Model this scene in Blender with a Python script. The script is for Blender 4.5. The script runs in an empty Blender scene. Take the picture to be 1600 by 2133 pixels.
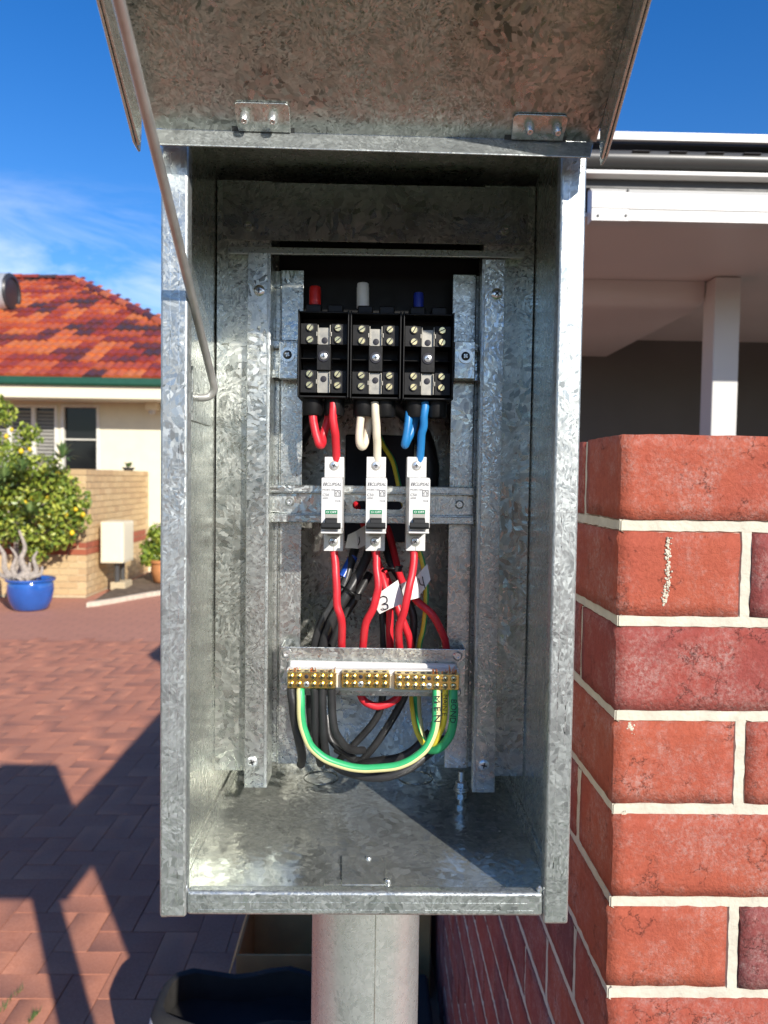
import bpy, bmesh, math, random
from mathutils import Vector, Matrix, noise
R = math.radians
rnd = random.Random(7)
C = bpy.context.scene.collection
SC = bpy.context.scene

# ---------------------------------------------------------------- camera
CAMP = Vector((0.0, -0.55, 1.6))
FPX = 1600.0
_Y = Vector((-28/1600, 68.5/1600, -1)).normalized()
_Z = Vector((0.0135, 1, 0)); _Z = (_Z - _Z.dot(_Y)*_Y).normalized()
_X = _Y.cross(_Z)
W2C = Matrix((( _X.x, _Y.x, _Z.x), (_X.y, _Y.y, _Z.y), (_X.z, _Y.z, _Z.z)))
C2W = W2C.transposed()
cam = bpy.data.objects.new('camera', bpy.data.cameras.new('camera'))
C.objects.link(cam)
cam.matrix_world = Matrix.Translation(CAMP) @ C2W.to_4x4()
cam.data.sensor_fit = 'HORIZONTAL'; cam.data.sensor_width = 36; cam.data.lens = 36
cam.data.clip_start = 0.01; cam.data.clip_end = 3000
cam.data.dof.use_dof = True; cam.data.dof.focus_distance = 0.66; cam.data.dof.aperture_fstop = 15.0
SC.camera = cam
# ---------------------------------------------------------------- sky, sun, exposure
SUN_EL, SUN_AZ = R(26.0), R(29.0)     # sun behind the camera, to its right
world = bpy.data.worlds.new("World"); SC.world = world; world.use_nodes = True
nt = world.node_tree; nt.nodes.clear()
def wn(t, **k):
    n = nt.nodes.new(t)
    for a, b in k.items(): setattr(n, a, b)
    return n
sky = wn('ShaderNodeTexSky', sky_type='NISHITA', sun_disc=False)
sky.sun_elevation = SUN_EL; sky.sun_rotation = math.pi - SUN_AZ
sky.altitude = 0; sky.air_density = 1.0; sky.dust_density = 0.3; sky.ozone_density = 3.0
hs = wn('ShaderNodeHueSaturation'); hs.inputs['Saturation'].default_value = 1.36; hs.inputs['Hue'].default_value = .512
nt.links.new(sky.outputs[0], hs.inputs['Color'])
tc = wn('ShaderNodeTexCoord')
mp = wn('ShaderNodeMapping'); mp.inputs['Scale'].default_value = (2.2, 2.2, 9.0); mp.inputs['Rotation'].default_value = (0.1, 0.12, 0.5)
nt.links.new(tc.outputs['Generated'], mp.inputs['Vector'])
nz = wn('ShaderNodeTexNoise'); nz.inputs['Scale'].default_value = 1.6; nz.inputs['Detail'].default_value = 7; nz.inputs['Roughness'].default_value = .62; nz.inputs['Distortion'].default_value = 0.8
nt.links.new(mp.outputs[0], nz.inputs['Vector'])
cr = wn('ShaderNodeMapRange'); cr.inputs[1].default_value = .43; cr.inputs[2].default_value = .70; cr.inputs[4].default_value = .62
nt.links.new(nz.outputs['Fac'], cr.inputs[0])
sep = wn('ShaderNodeSeparateXYZ'); nt.links.new(tc.outputs['Generated'], sep.inputs[0])
lo = wn('ShaderNodeMapRange'); lo.inputs[1].default_value = .34; lo.inputs[2].default_value = .22; nt.links.new(sep.outputs['Z'], lo.inputs[0])
mm = wn('ShaderNodeMath', operation='MULTIPLY'); nt.links.new(cr.outputs[0], mm.inputs[0]); nt.links.new(lo.outputs[0], mm.inputs[1])
mx = wn('ShaderNodeMix', data_type='RGBA'); nt.links.new(mm.outputs[0], mx.inputs['Factor'])
nt.links.new(hs.outputs[0], mx.inputs['A']); mx.inputs['B'].default_value = (7.0, 7.4, 8.2, 1)
bg = wn('ShaderNodeBackground'); bg.inputs['Strength'].default_value = 0.115
nt.links.new(mx.outputs['Result'], bg.inputs['Color'])
wo = wn('ShaderNodeOutputWorld'); nt.links.new(bg.outputs[0], wo.inputs[0])
sun = bpy.data.objects.new('sun', bpy.data.lights.new('sun', 'SUN')); C.objects.link(sun)
sun.data.energy = 4.2; sun.data.angle = R(0.53); sun.data.color = (1.0, 0.94, 0.85)
SDIR = Vector((math.sin(SUN_AZ)*math.cos(SUN_EL), -math.cos(SUN_AZ)*math.cos(SUN_EL), math.sin(SUN_EL)))
sun.rotation_euler = SDIR.to_track_quat('Z', 'Y').to_euler(); sun.location = SDIR*30
vs = SC.view_settings
SC.display_settings.display_device = 'sRGB'
vs.view_transform = 'Standard'; vs.look = 'None'; vs.gamma = 1; vs.use_curve_mapping = False
vs.exposure = 0.58
SC.render.engine = 'CYCLES'
cy = SC.cycles
cy.max_bounces = 12; cy.glossy_bounces = 8; cy.diffuse_bounces = 6; cy.transmission_bounces = 4
cy.use_denoising = True; cy.sample_clamp_indirect = 6.0; cy.blur_glossy = 0.6
cy.caustics_reflective = True; cy.caustics_refractive = False

# ---------------------------------------------------------------- helpers
def ray(u, v):
    return C2W @ Vector(((u-800)/FPX, -(v-1066.5)/FPX, -1))
def P(u, v, Y):                       # the point seen at (u, v) on the plane at depth Y
    d = ray(u, v); return CAMP + d*((Y-CAMP.y)/d.y)
def G(u, v, z=0.0):                   # the point seen at (u, v) on a level at height z
    d = ray(u, v); return CAMP + d*((z-CAMP.z)/d.z)
def proj(p):
    q = W2C @ (Vector(p)-CAMP)
    if q.z > -0.01: return None
    return (800+FPX*q.x/-q.z, 1066.5-FPX*q.y/-q.z)

class MB:
    def __init__(s): s.v = []; s.f = []; s.m = []
    def add(s, vs_, fs, mi=0):
        b = len(s.v); s.v += [tuple(p) for p in vs_]
        for q in fs: s.f.append(tuple(b+i for i in q)); s.m.append(mi)
        return s
    def box(s, a, b, mi=0, M=None):
        x0, y0, z0 = a; x1, y1, z1 = b
        p = [Vector(q) for q in ((x0,y0,z0),(x1,y0,z0),(x1,y1,z0),(x0,y1,z0),(x0,y0,z1),(x1,y0,z1),(x1,y1,z1),(x0,y1,z1))]
        if M: p = [M(q) if callable(M) else M @ q for q in p]
        return s.add(p, ((0,3,2,1),(4,5,6,7),(0,1,5,4),(1,2,6,5),(2,3,7,6),(3,0,4,7)), mi)
    def hexa(s, lo, hi, mi=0):        # two rings of four points
        return s.add(list(lo)+list(hi), ((0,3,2,1),(4,5,6,7),(0,1,5,4),(1,2,6,5),(2,3,7,6),(3,0,4,7)), mi)
    def prism(s, poly, off, mi=0):
        n = len(poly); off = Vector(off)
        p = [Vector(q) for q in poly]
        fs = [tuple(range(n-1,-1,-1)), tuple(range(n,2*n))] + [(i,(i+1)%n,n+(i+1)%n,n+i) for i in range(n)]
        return s.add(p+[q+off for q in p], fs, mi)
    def tube(s, pts, r, n=12, cap=True, mfun=None, twist=0.0):
        pts = [Vector(p) for p in pts]; k = len(pts); b = len(s.v)
        t0 = (pts[1]-pts[0]).normalized()
        ref = Vector((0,-1,0))
        if abs(t0.dot(ref)) > .95: ref = Vector((1,0,0))
        nrm = (ref - t0*ref.dot(t0)).normalized()
        for i, p in enumerate(pts):
            t = (pts[min(i+1,k-1)]-pts[max(i-1,0)]).normalized()
            nrm = (nrm - t*nrm.dot(t)).normalized(); bn = t.cross(nrm)
            ri = r[i] if isinstance(r, (list, tuple)) else r
            for j in range(n):
                a = 2*math.pi*j/n + twist*i/k
                s.v.append(tuple(p + nrm*math.cos(a)*ri + bn*math.sin(a)*ri))
        for i in range(k-1):
            for j in range(n):
                s.f.append((b+i*n+j, b+i*n+(j+1)%n, b+(i+1)*n+(j+1)%n, b+(i+1)*n+j)); s.m.append(mfun(j, i) if mfun else 0)
        if cap:
            s.f.append(tuple(b+j for j in range(n-1,-1,-1))); s.m.append(0)
            s.f.append(tuple(b+(k-1)*n+j for j in range(n))); s.m.append(0)
        return s
    def lathe(s, prof, org, axis=(0,0,1), n=20, mi=0):
        ax = Vector(axis).normalized(); u = ax.orthogonal().normalized(); w = ax.cross(u); org = Vector(org); b = len(s.v)
        for r, h in prof:
            for j in range(n):
                a = 2*math.pi*j/n; s.v.append(tuple(org + ax*h + (u*math.cos(a)+w*math.sin(a))*max(r,1e-5)))
        for i in range(len(prof)-1):
            for j in range(n):
                s.f.append((b+i*n+j, b+i*n+(j+1)%n, b+(i+1)*n+(j+1)%n, b+(i+1)*n+j)); s.m.append(mi)
        s.f.append(tuple(b+j for j in range(n-1,-1,-1))); s.m.append(mi)
        s.f.append(tuple(b+(len(prof)-1)*n+j for j in range(n))); s.m.append(mi)
        return s
    def mesh(s, name, mats, bevel=0, seg=2, smooth=True, ang=35):
        me = bpy.data.meshes.new(name); me.from_pydata(s.v, [], s.f)
        mats = mats if isinstance(mats, (list, tuple)) else [mats]
        for m in mats: me.materials.append(m)
        if len(mats) > 1: me.polygons.foreach_set('material_index', s.m)
        bm = bmesh.new(); bm.from_mesh(me)
        bmesh.ops.recalc_face_normals(bm, faces=bm.faces)
        if bevel:
            es = [e for e in bm.edges if len(e.link_faces) == 2 and e.calc_face_angle(0) > R(30)]
            bmesh.ops.bevel(bm, geom=es, offset=bevel, segments=seg, profile=.5, affect='EDGES', clamp_overlap=True)
        bm.to_mesh(me); bm.free()
        if smooth:
            me.polygons.foreach_set('use_smooth', [True]*len(me.polygons))
            if bevel:      # large faces keep their own normal, only the rounded edges turn
                ns = [Vector((0,0,0)) for _ in me.vertices]
                for p in me.polygons:
                    w = p.area*p.area*1e6+1e-12
                    for i in p.vertices: ns[i] += p.normal*w
                me.normals_split_custom_set_from_vertices([n.normalized() for n in ns])
            else: me.set_sharp_from_angle(angle=R(ang))
        return me
def link(name, me, parent=None, loc=None):
    o = bpy.data.objects.new(name, me); C.objects.link(o); o.color = (rnd.random(), 0, 0, 1)
    if parent:
        o.parent = parent
        if loc is None: o.matrix_parent_inverse = world_of(parent).inverted()
    if loc is not None: o.location = loc
    return o
def world_of(o):
    m = o.matrix_basis.copy()
    return (world_of(o.parent) @ o.matrix_parent_inverse @ m) if o.parent else m
def obj(name, mb, mat, parent=None, bevel=0, seg=2, smooth=True, ang=35, label=None):
    o = link(name, mb.mesh(name, mat, bevel, seg, smooth, ang), parent)
    if label: o['label'] = label
    return o
def empty(name, loc, label, cat, group=None):
    o = bpy.data.objects.new(name, None); C.objects.link(o); o.location = loc; o.empty_display_size = .05
    return tag(o, label, cat, group)
def tag(o, label, cat, group=None):
    o['label'] = label; o['category'] = cat
    if group: o['group'] = group
    return o
def kind(o, k='structure'): o['kind'] = k; return o
def spline(pts, per=7):
    pts = [Vector(p) for p in pts]; out = []
    q = [pts[0]*2-pts[1]] + pts + [pts[-1]*2-pts[-2]]
    for i in range(1, len(q)-2):
        a, b, c, d = q[i-1:i+3]
        for k in range(per):
            t = k/per
            out.append(.5*((2*b)+(c-a)*t+(2*a-5*b+4*c-d)*t*t+(3*b-a-3*c+d)*t**3))
    return out + [pts[-1]]

# ---------------------------------------------------------------- materials
def mat(name):
    m = bpy.data.materials.new(name); m.use_nodes = True
    t = m.node_tree; return m, t, t.nodes['Principled BSDF']
def N(t, ty, **k):
    n = t.nodes.new(ty)
    for a, b in k.items():
        if a.startswith('i_'): n.inputs[a[2:].replace('_', ' ')].default_value = b
        else: setattr(n, a, b)
    return n
def mixc(t, fac, a, b, bt='MIX'):
    n = N(t, 'ShaderNodeMix', data_type='RGBA', blend_type=bt)
    for k, x in (('Factor', fac), ('A', a), ('B', b)):
        if hasattr(x, 'is_linked'): t.links.new(x, n.inputs[k])
        else: n.inputs[k].default_value = x if not isinstance(x, tuple) else (*x, 1)[:4]
    return n.outputs['Result']
def rng(t, x, a, b, c=0., d=1.):
    n = N(t, 'ShaderNodeMapRange'); t.links.new(x, n.inputs[0])
    for i, q in enumerate((a, b, c, d)): n.inputs[i+1].default_value = q
    return n.outputs[0]
def coords(t, rand=True):
    tcn = N(t, 'ShaderNodeTexCoord')
    if not rand: return tcn.outputs['Object']
    oi = N(t, 'ShaderNodeObjectInfo'); s = N(t, 'ShaderNodeVectorMath', operation='SCALE'); s.inputs[0].default_value = (13.1, 7.7, 19.3)
    t.links.new(oi.outputs['Random'], s.inputs['Scale'])
    a = N(t, 'ShaderNodeVectorMath', operation='ADD'); t.links.new(tcn.outputs['Object'], a.inputs[0]); t.links.new(s.outputs[0], a.inputs[1])
    return a.outputs[0]
def tex(t, ty, vec, **k):
    n = N(t, ty, **k); t.links.new(vec, n.inputs['Vector']); return n
def bump(t, bsdf, h, strength=.3, dist=.001):
    b = N(t, 'ShaderNodeBump'); b.inputs['Strength'].default_value = strength; b.inputs['Distance'].default_value = dist
    t.links.new(h, b.inputs['Height']); t.links.new(b.outputs[0], bsdf.inputs['Normal']); return b
def plain(name, col, rough=.5, metal=0., var=.12, scale=30., bmp=0., bscale=200., spec=None, coat=0.):
    m, t, b = mat(name); v = coords(t)
    nz_ = tex(t, 'ShaderNodeTexNoise', v, i_Scale=scale, i_Detail=5.)
    lo_, hi_ = tuple(c*(1-var) for c in col), tuple(min(1, c*(1+var)) for c in col)
    t.links.new(mixc(t, rng(t, nz_.outputs[0], .3, .7), lo_, hi_), b.inputs['Base Color'])
    t.links.new(rng(t, nz_.outputs[0], .3, .7, max(.02, rough-.06), min(1, rough+.06)), b.inputs['Roughness'])
    b.inputs['Metallic'].default_value = metal
    if spec is not None: b.inputs['Specular IOR Level'].default_value = spec
    if coat: b.inputs['Coat Weight'].default_value = coat; b.inputs['Coat Roughness'].default_value = .1
    if bmp:
        n2 = tex(t, 'ShaderNodeTexNoise', v, i_Scale=bscale, i_Detail=3.)
        bump(t, b, n2.outputs[0], bmp, 1/bscale*.3)
    return m
def galv(name, lo_, hi_, cell=85., rough=(.22, .42), tilt=.13, metal=.6, contrast=1.0, fleck=.4):
    m, t, b = mat(name); v = coords(t); ge = N(t, 'ShaderNodeNewGeometry')
    nz_ = tex(t, 'ShaderNodeTexNoise', v, i_Scale=cell*1.2, i_Detail=2., i_Roughness=.6)
    cen = N(t, 'ShaderNodeVectorMath', operation='SUBTRACT'); t.links.new(nz_.outputs['Color'], cen.inputs[0]); cen.inputs[1].default_value = (.5, .5, .5)
    sc = N(t, 'ShaderNodeVectorMath', operation='SCALE'); t.links.new(cen.outputs[0], sc.inputs[0]); sc.inputs['Scale'].default_value = .45/cell
    ad = N(t, 'ShaderNodeVectorMath', operation='ADD'); t.links.new(v, ad.inputs[0]); t.links.new(sc.outputs[0], ad.inputs[1])
    v1 = tex(t, 'ShaderNodeTexVoronoi', ad.outputs[0], distance='CHEBYCHEV', i_Scale=cell*.5)
    c1 = N(t, 'ShaderNodeSeparateColor'); t.links.new(v1.outputs['Color'], c1.inputs[0])
    an = N(t, 'ShaderNodeMath', operation='MULTIPLY'); t.links.new(c1.outputs[2], an.inputs[0]); an.inputs[1].default_value = 6.28
    ro = N(t, 'ShaderNodeVectorRotate', rotation_type='AXIS_ANGLE'); t.links.new(ad.outputs[0], ro.inputs['Vector']); t.links.new(ge.outputs['True Normal'], ro.inputs['Axis']); t.links.new(an.outputs[0], ro.inputs['Angle'])
    mpn = N(t, 'ShaderNodeMapping'); mpn.inputs['Scale'].default_value = (2.3, 1.5, 1.0); t.links.new(ro.outputs[0], mpn.inputs['Vector'])
    v2 = tex(t, 'ShaderNodeTexVoronoi', mpn.outputs[0], distance='EUCLIDEAN', i_Scale=cell)
    zone = tex(t, 'ShaderNodeTexNoise', v, i_Scale=13., i_Detail=3., i_Roughness=.6)
    v2b = tex(t, 'ShaderNodeTexVoronoi', mpn.outputs[0], distance='EUCLIDEAN', i_Scale=cell*2.3)
    zm = N(t, 'ShaderNodeMix', data_type='RGBA'); t.links.new(rng(t, zone.outputs[0], .44, .54), zm.inputs['Factor']); t.links.new(v2.outputs['Color'], zm.inputs['A']); t.links.new(v2b.outputs['Color'], zm.inputs['B'])
    vcol = zm.outputs['Result']
    c2 = N(t, 'ShaderNodeSeparateColor'); t.links.new(vcol, c2.inputs[0])
    fine = tex(t, 'ShaderNodeTexNoise', v, i_Scale=cell*9, i_Detail=2.)
    big = tex(t, 'ShaderNodeTexNoise', v, i_Scale=9., i_Detail=4.)
    av = N(t, 'ShaderNodeMath', operation='MULTIPLY_ADD'); t.links.new(c1.outputs[0], av.inputs[0]); av.inputs[1].default_value = .3
    k2 = N(t, 'ShaderNodeMath', operation='MULTIPLY'); t.links.new(c2.outputs[1], k2.inputs[0]); k2.inputs[1].default_value = .7
    t.links.new(k2.outputs[0], av.inputs[2])
    av2 = N(t, 'ShaderNodeMath', operation='MULTIPLY_ADD'); t.links.new(big.outputs[0], av2.inputs[0]); av2.inputs[1].default_value = .6; t.links.new(av.outputs[0], av2.inputs[2])
    av3 = N(t, 'ShaderNodeMath', operation='MULTIPLY_ADD'); t.links.new(fine.outputs[0], av3.inputs[0]); av3.inputs[1].default_value = .25; t.links.new(av2.outputs[0], av3.inputs[2])
    stm = N(t, 'ShaderNodeMapping'); stm.inputs['Scale'].default_value = (260., 260., 9.); t.links.new(v, stm.inputs['Vector'])
    stn = tex(t, 'ShaderNodeTexNoise', stm.outputs[0], i_Scale=1., i_Detail=2.)
    wear = tex(t, 'ShaderNodeTexNoise', v, i_Scale=26., i_Detail=5., i_Roughness=.7)
    av4 = N(t, 'ShaderNodeMath', operation='MULTIPLY_ADD'); t.links.new(stn.outputs[0], av4.inputs[0]); av4.inputs[1].default_value = .22; t.links.new(av3.outputs[0], av4.inputs[2])
    av5 = N(t, 'ShaderNodeMath', operation='MULTIPLY_ADD'); t.links.new(wear.outputs[0], av5.inputs[0]); av5.inputs[1].default_value = .5; t.links.new(av4.outputs[0], av5.inputs[2]); av3 = av5
    f = rng(t, av3.outputs[0], 1.28-.62*contrast, 1.28+.62*contrast)
    zone2 = tex(t, 'ShaderNodeTexNoise', v, i_Scale=7., i_Detail=2.)
    fk = N(t, 'ShaderNodeMath', operation='MULTIPLY'); t.links.new(rng(t, c2.outputs[2], .74, .84), fk.inputs[0]); t.links.new(rng(t, zone2.outputs[0], .42, .62, 0., fleck), fk.inputs[1])
    t.links.new(mixc(t, fk.outputs[0], mixc(t, f, lo_, hi_), tuple(q*.38 for q in lo_)), b.inputs['Base Color'])
    rw = N(t, 'ShaderNodeMath', operation='MULTIPLY_ADD'); t.links.new(wear.outputs[0], rw.inputs[0]); rw.inputs[1].default_value = .22; t.links.new(rng(t, c2.outputs[0], 0, 1, rough[0]-.1, rough[1]-.1), rw.inputs[2]); t.links.new(rw.outputs[0], b.inputs['Roughness'])
    b.inputs['Metallic'].default_value = metal
    s2 = N(t, 'ShaderNodeVectorMath', operation='SUBTRACT'); t.links.new(vcol, s2.inputs[0]); s2.inputs[1].default_value = (.5, .5, .5)
    s3 = N(t, 'ShaderNodeVectorMath', operation='SCALE'); t.links.new(s2.outputs[0], s3.inputs[0]); t.links.new(rng(t, zone2.outputs[0], .32, .66, tilt*1.5, tilt*.35), s3.inputs['Scale'])
    s4 = N(t, 'ShaderNodeVectorMath', operation='ADD'); t.links.new(ge.outputs['Normal'], s4.inputs[0]); t.links.new(s3.outputs[0], s4.inputs[1])
    s5 = N(t, 'ShaderNodeVectorMath', operation='NORMALIZE'); t.links.new(s4.outputs[0], s5.inputs[0])
    t.links.new(s5.outputs[0], b.inputs['Normal'])
    return m
def ramp(t, fac, stops, interp='LINEAR'):
    n = N(t, 'ShaderNodeValToRGB'); n.color_ramp.interpolation = interp
    e = n.color_ramp.elements
    while len(e) < len(stops): e.new(.5)
    for x, (p, c) in zip(e, stops): x.position = p; x.color = (*c, 1)
    t.links.new(fac, n.inputs[0]); return n.outputs[0]
def fired(name, stops, rough=.85, white=.0, spots=120., bmp=.5, interp='LINEAR', crack=False, coat=0., drift=.5):
    m, t, b = mat(name); v = coords(t); oi = N(t, 'ShaderNodeObjectInfo')
    oc = N(t, 'ShaderNodeSeparateColor'); t.links.new(oi.outputs['Color'], oc.inputs[0])
    n1 = tex(t, 'ShaderNodeTexNoise', v, i_Scale=9., i_Detail=5., i_Roughness=.65)
    n2 = tex(t, 'ShaderNodeTexNoise', v, i_Scale=spots, i_Detail=6., i_Roughness=.7)
    a = N(t, 'ShaderNodeMath', operation='MULTIPLY_ADD'); t.links.new(n1.outputs[0], a.inputs[0]); a.inputs[1].default_value = drift; t.links.new(oc.outputs[0], a.inputs[2])
    col = ramp(t, rng(t, a.outputs[0], drift*.5-.13, drift*.5+1.05), stops, interp)
    col = mixc(t, rng(t, n2.outputs[0], .35, .7, .0, .45), col, (.5, .36, .3), 'MULTIPLY')
    if white:
        n3 = tex(t, 'ShaderNodeTexNoise', v, i_Scale=14., i_Detail=9., i_Roughness=.8)
        n5 = tex(t, 'ShaderNodeTexNoise', v, i_Scale=260., i_Detail=5., i_Roughness=.85)
        w1 = N(t, 'ShaderNodeMath', operation='MULTIPLY'); t.links.new(rng(t, n3.outputs[0], .45, .66), w1.inputs[0]); t.links.new(rng(t, n5.outputs[0], .42, .62), w1.inputs[1])
        w2 = N(t, 'ShaderNodeMath', operation='MULTIPLY'); t.links.new(w1.outputs[0], w2.inputs[0]); w2.inputs[1].default_value = white
        col = mixc(t, w2.outputs[0], col, (.50, .37, .33))
    h = n2.outputs[0]
    if crack:
        vo = tex(t, 'ShaderNodeTexVoronoi', v, feature='DISTANCE_TO_EDGE', i_Scale=55.)
        wv = N(t, 'ShaderNodeVectorMath', operation='SCALE'); t.links.new(n2.outputs['Color'], wv.inputs[0]); wv.inputs['Scale'].default_value = .02
        wa = N(t, 'ShaderNodeVectorMath', operation='ADD'); t.links.new(v, wa.inputs[0]); t.links.new(wv.outputs[0], wa.inputs[1]); t.links.new(wa.outputs[0], vo.inputs['Vector'])
        gate = tex(t, 'ShaderNodeTexNoise', v, i_Scale=25., i_Detail=2.)
        ck = N(t, 'ShaderNodeMath', operation='MULTIPLY'); t.links.new(rng(t, vo.outputs['Distance'], .016, .0), ck.inputs[0]); t.links.new(rng(t, gate.outputs[0], .55, .64), ck.inputs[1])
        col = mixc(t, ck.outputs[0], col, (.10, .03, .02))
        sb = N(t, 'ShaderNodeMath', operation='SUBTRACT'); t.links.new(h, sb.inputs[0]); t.links.new(ck.outputs[0], sb.inputs[1]); h = sb.outputs[0]
    t.links.new(col, b.inputs['Base Color']); b.inputs['Roughness'].default_value = rough
    if coat: b.inputs['Coat Weight'].default_value = coat; b.inputs['Coat Roughness'].default_value = .25
    bump(t, b, h, bmp, .002)
    return m
def leafmat(name, c0, c1, c2, rough=.4):
    m, t, b = mat(name); ge = N(t, 'ShaderNodeNewGeometry')
    t.links.new(ramp(t, ge.outputs['Random Per Island'], [(0, c0), (.55, c1), (1, c2)]), b.inputs['Base Color'])
    b.inputs['Roughness'].default_value = rough
    b.inputs['Transmission Weight'].default_value = 0
    b.inputs['Subsurface Weight'].default_value = 0
    return m

M = {}
M['galv'] = galv('galvanised_sheet', (.30,.325,.305), (.72,.73,.67), 130., (.20,.42), .16, .93, .85, .5)
M['galv_floor'] = galv('galvanised_floor_sheet', (.42,.445,.415), (.86,.89,.83), 70., (.10,.24), .13, .80, .75, .3)
M['galv_dark'] = galv('galvanised_shaded_sheet', (.26,.26,.24), (.56,.555,.51), 100., (.22,.42), .13, .93, 1., .4)  # galvanised sheet darkened for the shade at the top and back of the box
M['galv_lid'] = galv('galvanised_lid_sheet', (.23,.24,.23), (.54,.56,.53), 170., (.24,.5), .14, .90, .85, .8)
M['galv_side'] = galv('galvanised_brushed_sheet', (.42,.45,.425), (.70,.71,.655), 170., (.18,.38), .08, .86, 1.0, .25)
M['galv_strip'] = galv('galvanised_strip', (.34,.365,.355), (.72,.735,.69), 170., (.22,.42), .13, .92, .9, .45)
M['galv_flange'] = galv('galvanised_flange', (.30,.32,.315), (.58,.615,.60), 150., (.26,.5), .13, .74, .8, .45)
M['galv_pole'] = galv('galvanised_pole', (.42,.435,.425), (.62,.635,.615), 150., (.24,.40), .06, .60, 1.5, .2)
M['steel'] = plain('bare_steel', (.74,.73,.70), .22, 1., .1, 80)
M['zinc'] = plain('zinc_plated', (.68,.70,.69), .3, .85, .1, 300)
M['darkscrew'] = plain('dark_screw', (.12,.12,.12), .35, .9)
M['brass'] = plain('brass', (.78,.56,.18), .26, 1., .1, 250)
M['brass_screw'] = plain('pale_brass', (.82,.66,.34), .28, 1., .12, 300)
M['copper'] = plain('copper', (.75,.33,.16), .35, 1., .2, 400)
M['tin'] = plain('tinned_plate', (.34,.325,.285), .45, .7, .08, 200)
M['black'] = plain('black_plastic', (.005,.005,.0055), .5, 0, .2, 100, .1, spec=.3)
M['toggle'] = plain('charcoal_toggle', (.010,.011,.012), .55, spec=.3)
M['white'] = plain('white_plastic', (.64,.64,.63), .38, 0, .02, 60)
M['greyprint'] = plain('grey_print', (.12,.12,.13), .6)
M['slotgrey'] = plain('grey_slot', (.35,.34,.31), .6)
M['ink'] = plain('black_ink', (.01,.01,.02), .6)
M['green_window'] = plain('green_indicator', (.0,.19,.075), .4)
M['whiteprint'] = plain('white_print', (.85,.87,.85), .5)
M['w_red'] = plain('red_insulation', (.60,.022,.035), .42, 0, .12, 60, .1, 400)
M['w_white'] = plain('ivory_insulation', (.72,.64,.50), .42, 0, .1, 60, .1, 400)
M['w_blue'] = plain('blue_insulation', (.02,.20,.50), .42, 0, .12, 60, .1, 400)
M['w_black'] = plain('black_insulation', (.026,.026,.027), .42, 0, .25, 60, .2, 300)
M['w_green'] = plain('green_insulation', (.035,.40,.15), .4, 0, .1, 60)
M['w_yellow'] = plain('yellow_insulation', (.74,.60,.05), .42, 0, .1, 60)
M['w_cream'] = plain('cream_insulation', (.72,.66,.32), .42, 0, .1, 60)
M['sleeve_red'] = plain('red_sleeve', (.52,.012,.01), .4)
M['sleeve_blue'] = plain('dark_blue_sleeve', (.01,.03,.30), .4)
M['sleeve_white'] = plain('white_sleeve', (.66,.65,.60), .45)
M['tape_blue'] = plain('blue_tape', (.01,.06,.34), .3)
M['paper'] = plain('white_tape_label', (.74,.74,.72), .5, 0, .05, 40)
M['brick'] = fired('red_face_brick', [(0,(.44,.105,.052)),(.3,(.39,.085,.050)),(.55,(.345,.068,.048)),(.78,(.28,.060,.052)),(1,(.18,.056,.062))], .92, .75, 230, 1.0, crack=True, drift=.8)
M['mortar'] = plain('cream_mortar', (.56,.52,.42), .95, 0, .1, 60, .7, 220)
M['paver'] = fired('red_clay_paver', [(0,(.50,.215,.130)),(.5,(.47,.195,.118)),(1,(.43,.175,.108))], .88, .12, 120, .7)
M['brick_cream'] = fired('cream_brick', [(0,(.66,.50,.28)),(.5,(.60,.44,.23)),(1,(.52,.36,.19))], .9, 0, 60, .3)
M['brick_band'] = fired('terracotta_brick', [(0,(.40,.12,.06)),(1,(.32,.09,.05))], .9, 0, 60, .3)
M['mortar_tan'] = plain('tan_mortar', (.52,.42,.26), .95)
M['tile'] = fired('terracotta_roof_tile', [(0,(.58,.195,.055)),(.2,(.53,.13,.04)),(.42,(.40,.072,.028)),(.62,(.28,.04,.022)),(.8,(.11,.033,.03)),(1,(.05,.035,.035))], .5, 0, 30, .2, coat=.3)
M['cream'] = plain('cream_render', (.74,.68,.50), .9, 0, .04, 6, .2, 80)
M['cream_trim'] = plain('cream_trim', (.76,.70,.52), .5, 0, .03)
M['gutter_green'] = plain('dark_green_gutter', (.012,.075,.045), .4)
M['soffit'] = plain('soffit_board', (.60,.56,.46), .8, 0, .04)
M['glass'] = plain('dark_window_glass', (.010,.011,.013), .05, 0, .1, 2, spec=.3)
M['frame_white'] = plain('white_window_frame', (.70,.68,.60), .5)
M['blind'] = plain('grey_blind_slat', (.26,.25,.22), .6)
M['white_paint'] = plain('white_powdercoat', (.56,.555,.53), .35, 0, .02, 8)
M['grey_metal'] = plain('grey_gutter_metal', (.065,.065,.062), .35, 0, .05, 8)
M['dark_metal'] = plain('charcoal_metal', (.05,.05,.05), .5)
M['ceiling'] = plain('patio_ceiling', (.60,.55,.515), .45, 0, .03, 3)
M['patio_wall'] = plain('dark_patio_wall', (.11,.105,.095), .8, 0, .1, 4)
M['soil'] = plain('garden_soil', (.12,.085,.055), .95, 0, .4, 12, .8, 40)
M['kerb'] = plain('pale_kerb', (.62,.52,.40), .9, 0, .12, 20, .4, 80)
M['blue_glaze'] = plain('blue_glaze', (.022,.10,.38), .12, 0, .15, 6, coat=.6)
M['terracotta'] = plain('terracotta', (.52,.22,.08), .7)
M['bark'] = plain('grey_bark', (.34,.29,.24), .9, 0, .35, 30, .7, 60)
M['leaf'] = leafmat('citrus_leaf', (.05,.10,.014), (.20,.27,.03), (.42,.45,.07))
M['leaf2'] = leafmat('strap_leaf', (.05,.10,.03), (.10,.17,.045), (.18,.25,.08))
M['lemon'] = plain('lemon_skin', (.75,.52,.02), .45)
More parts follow.
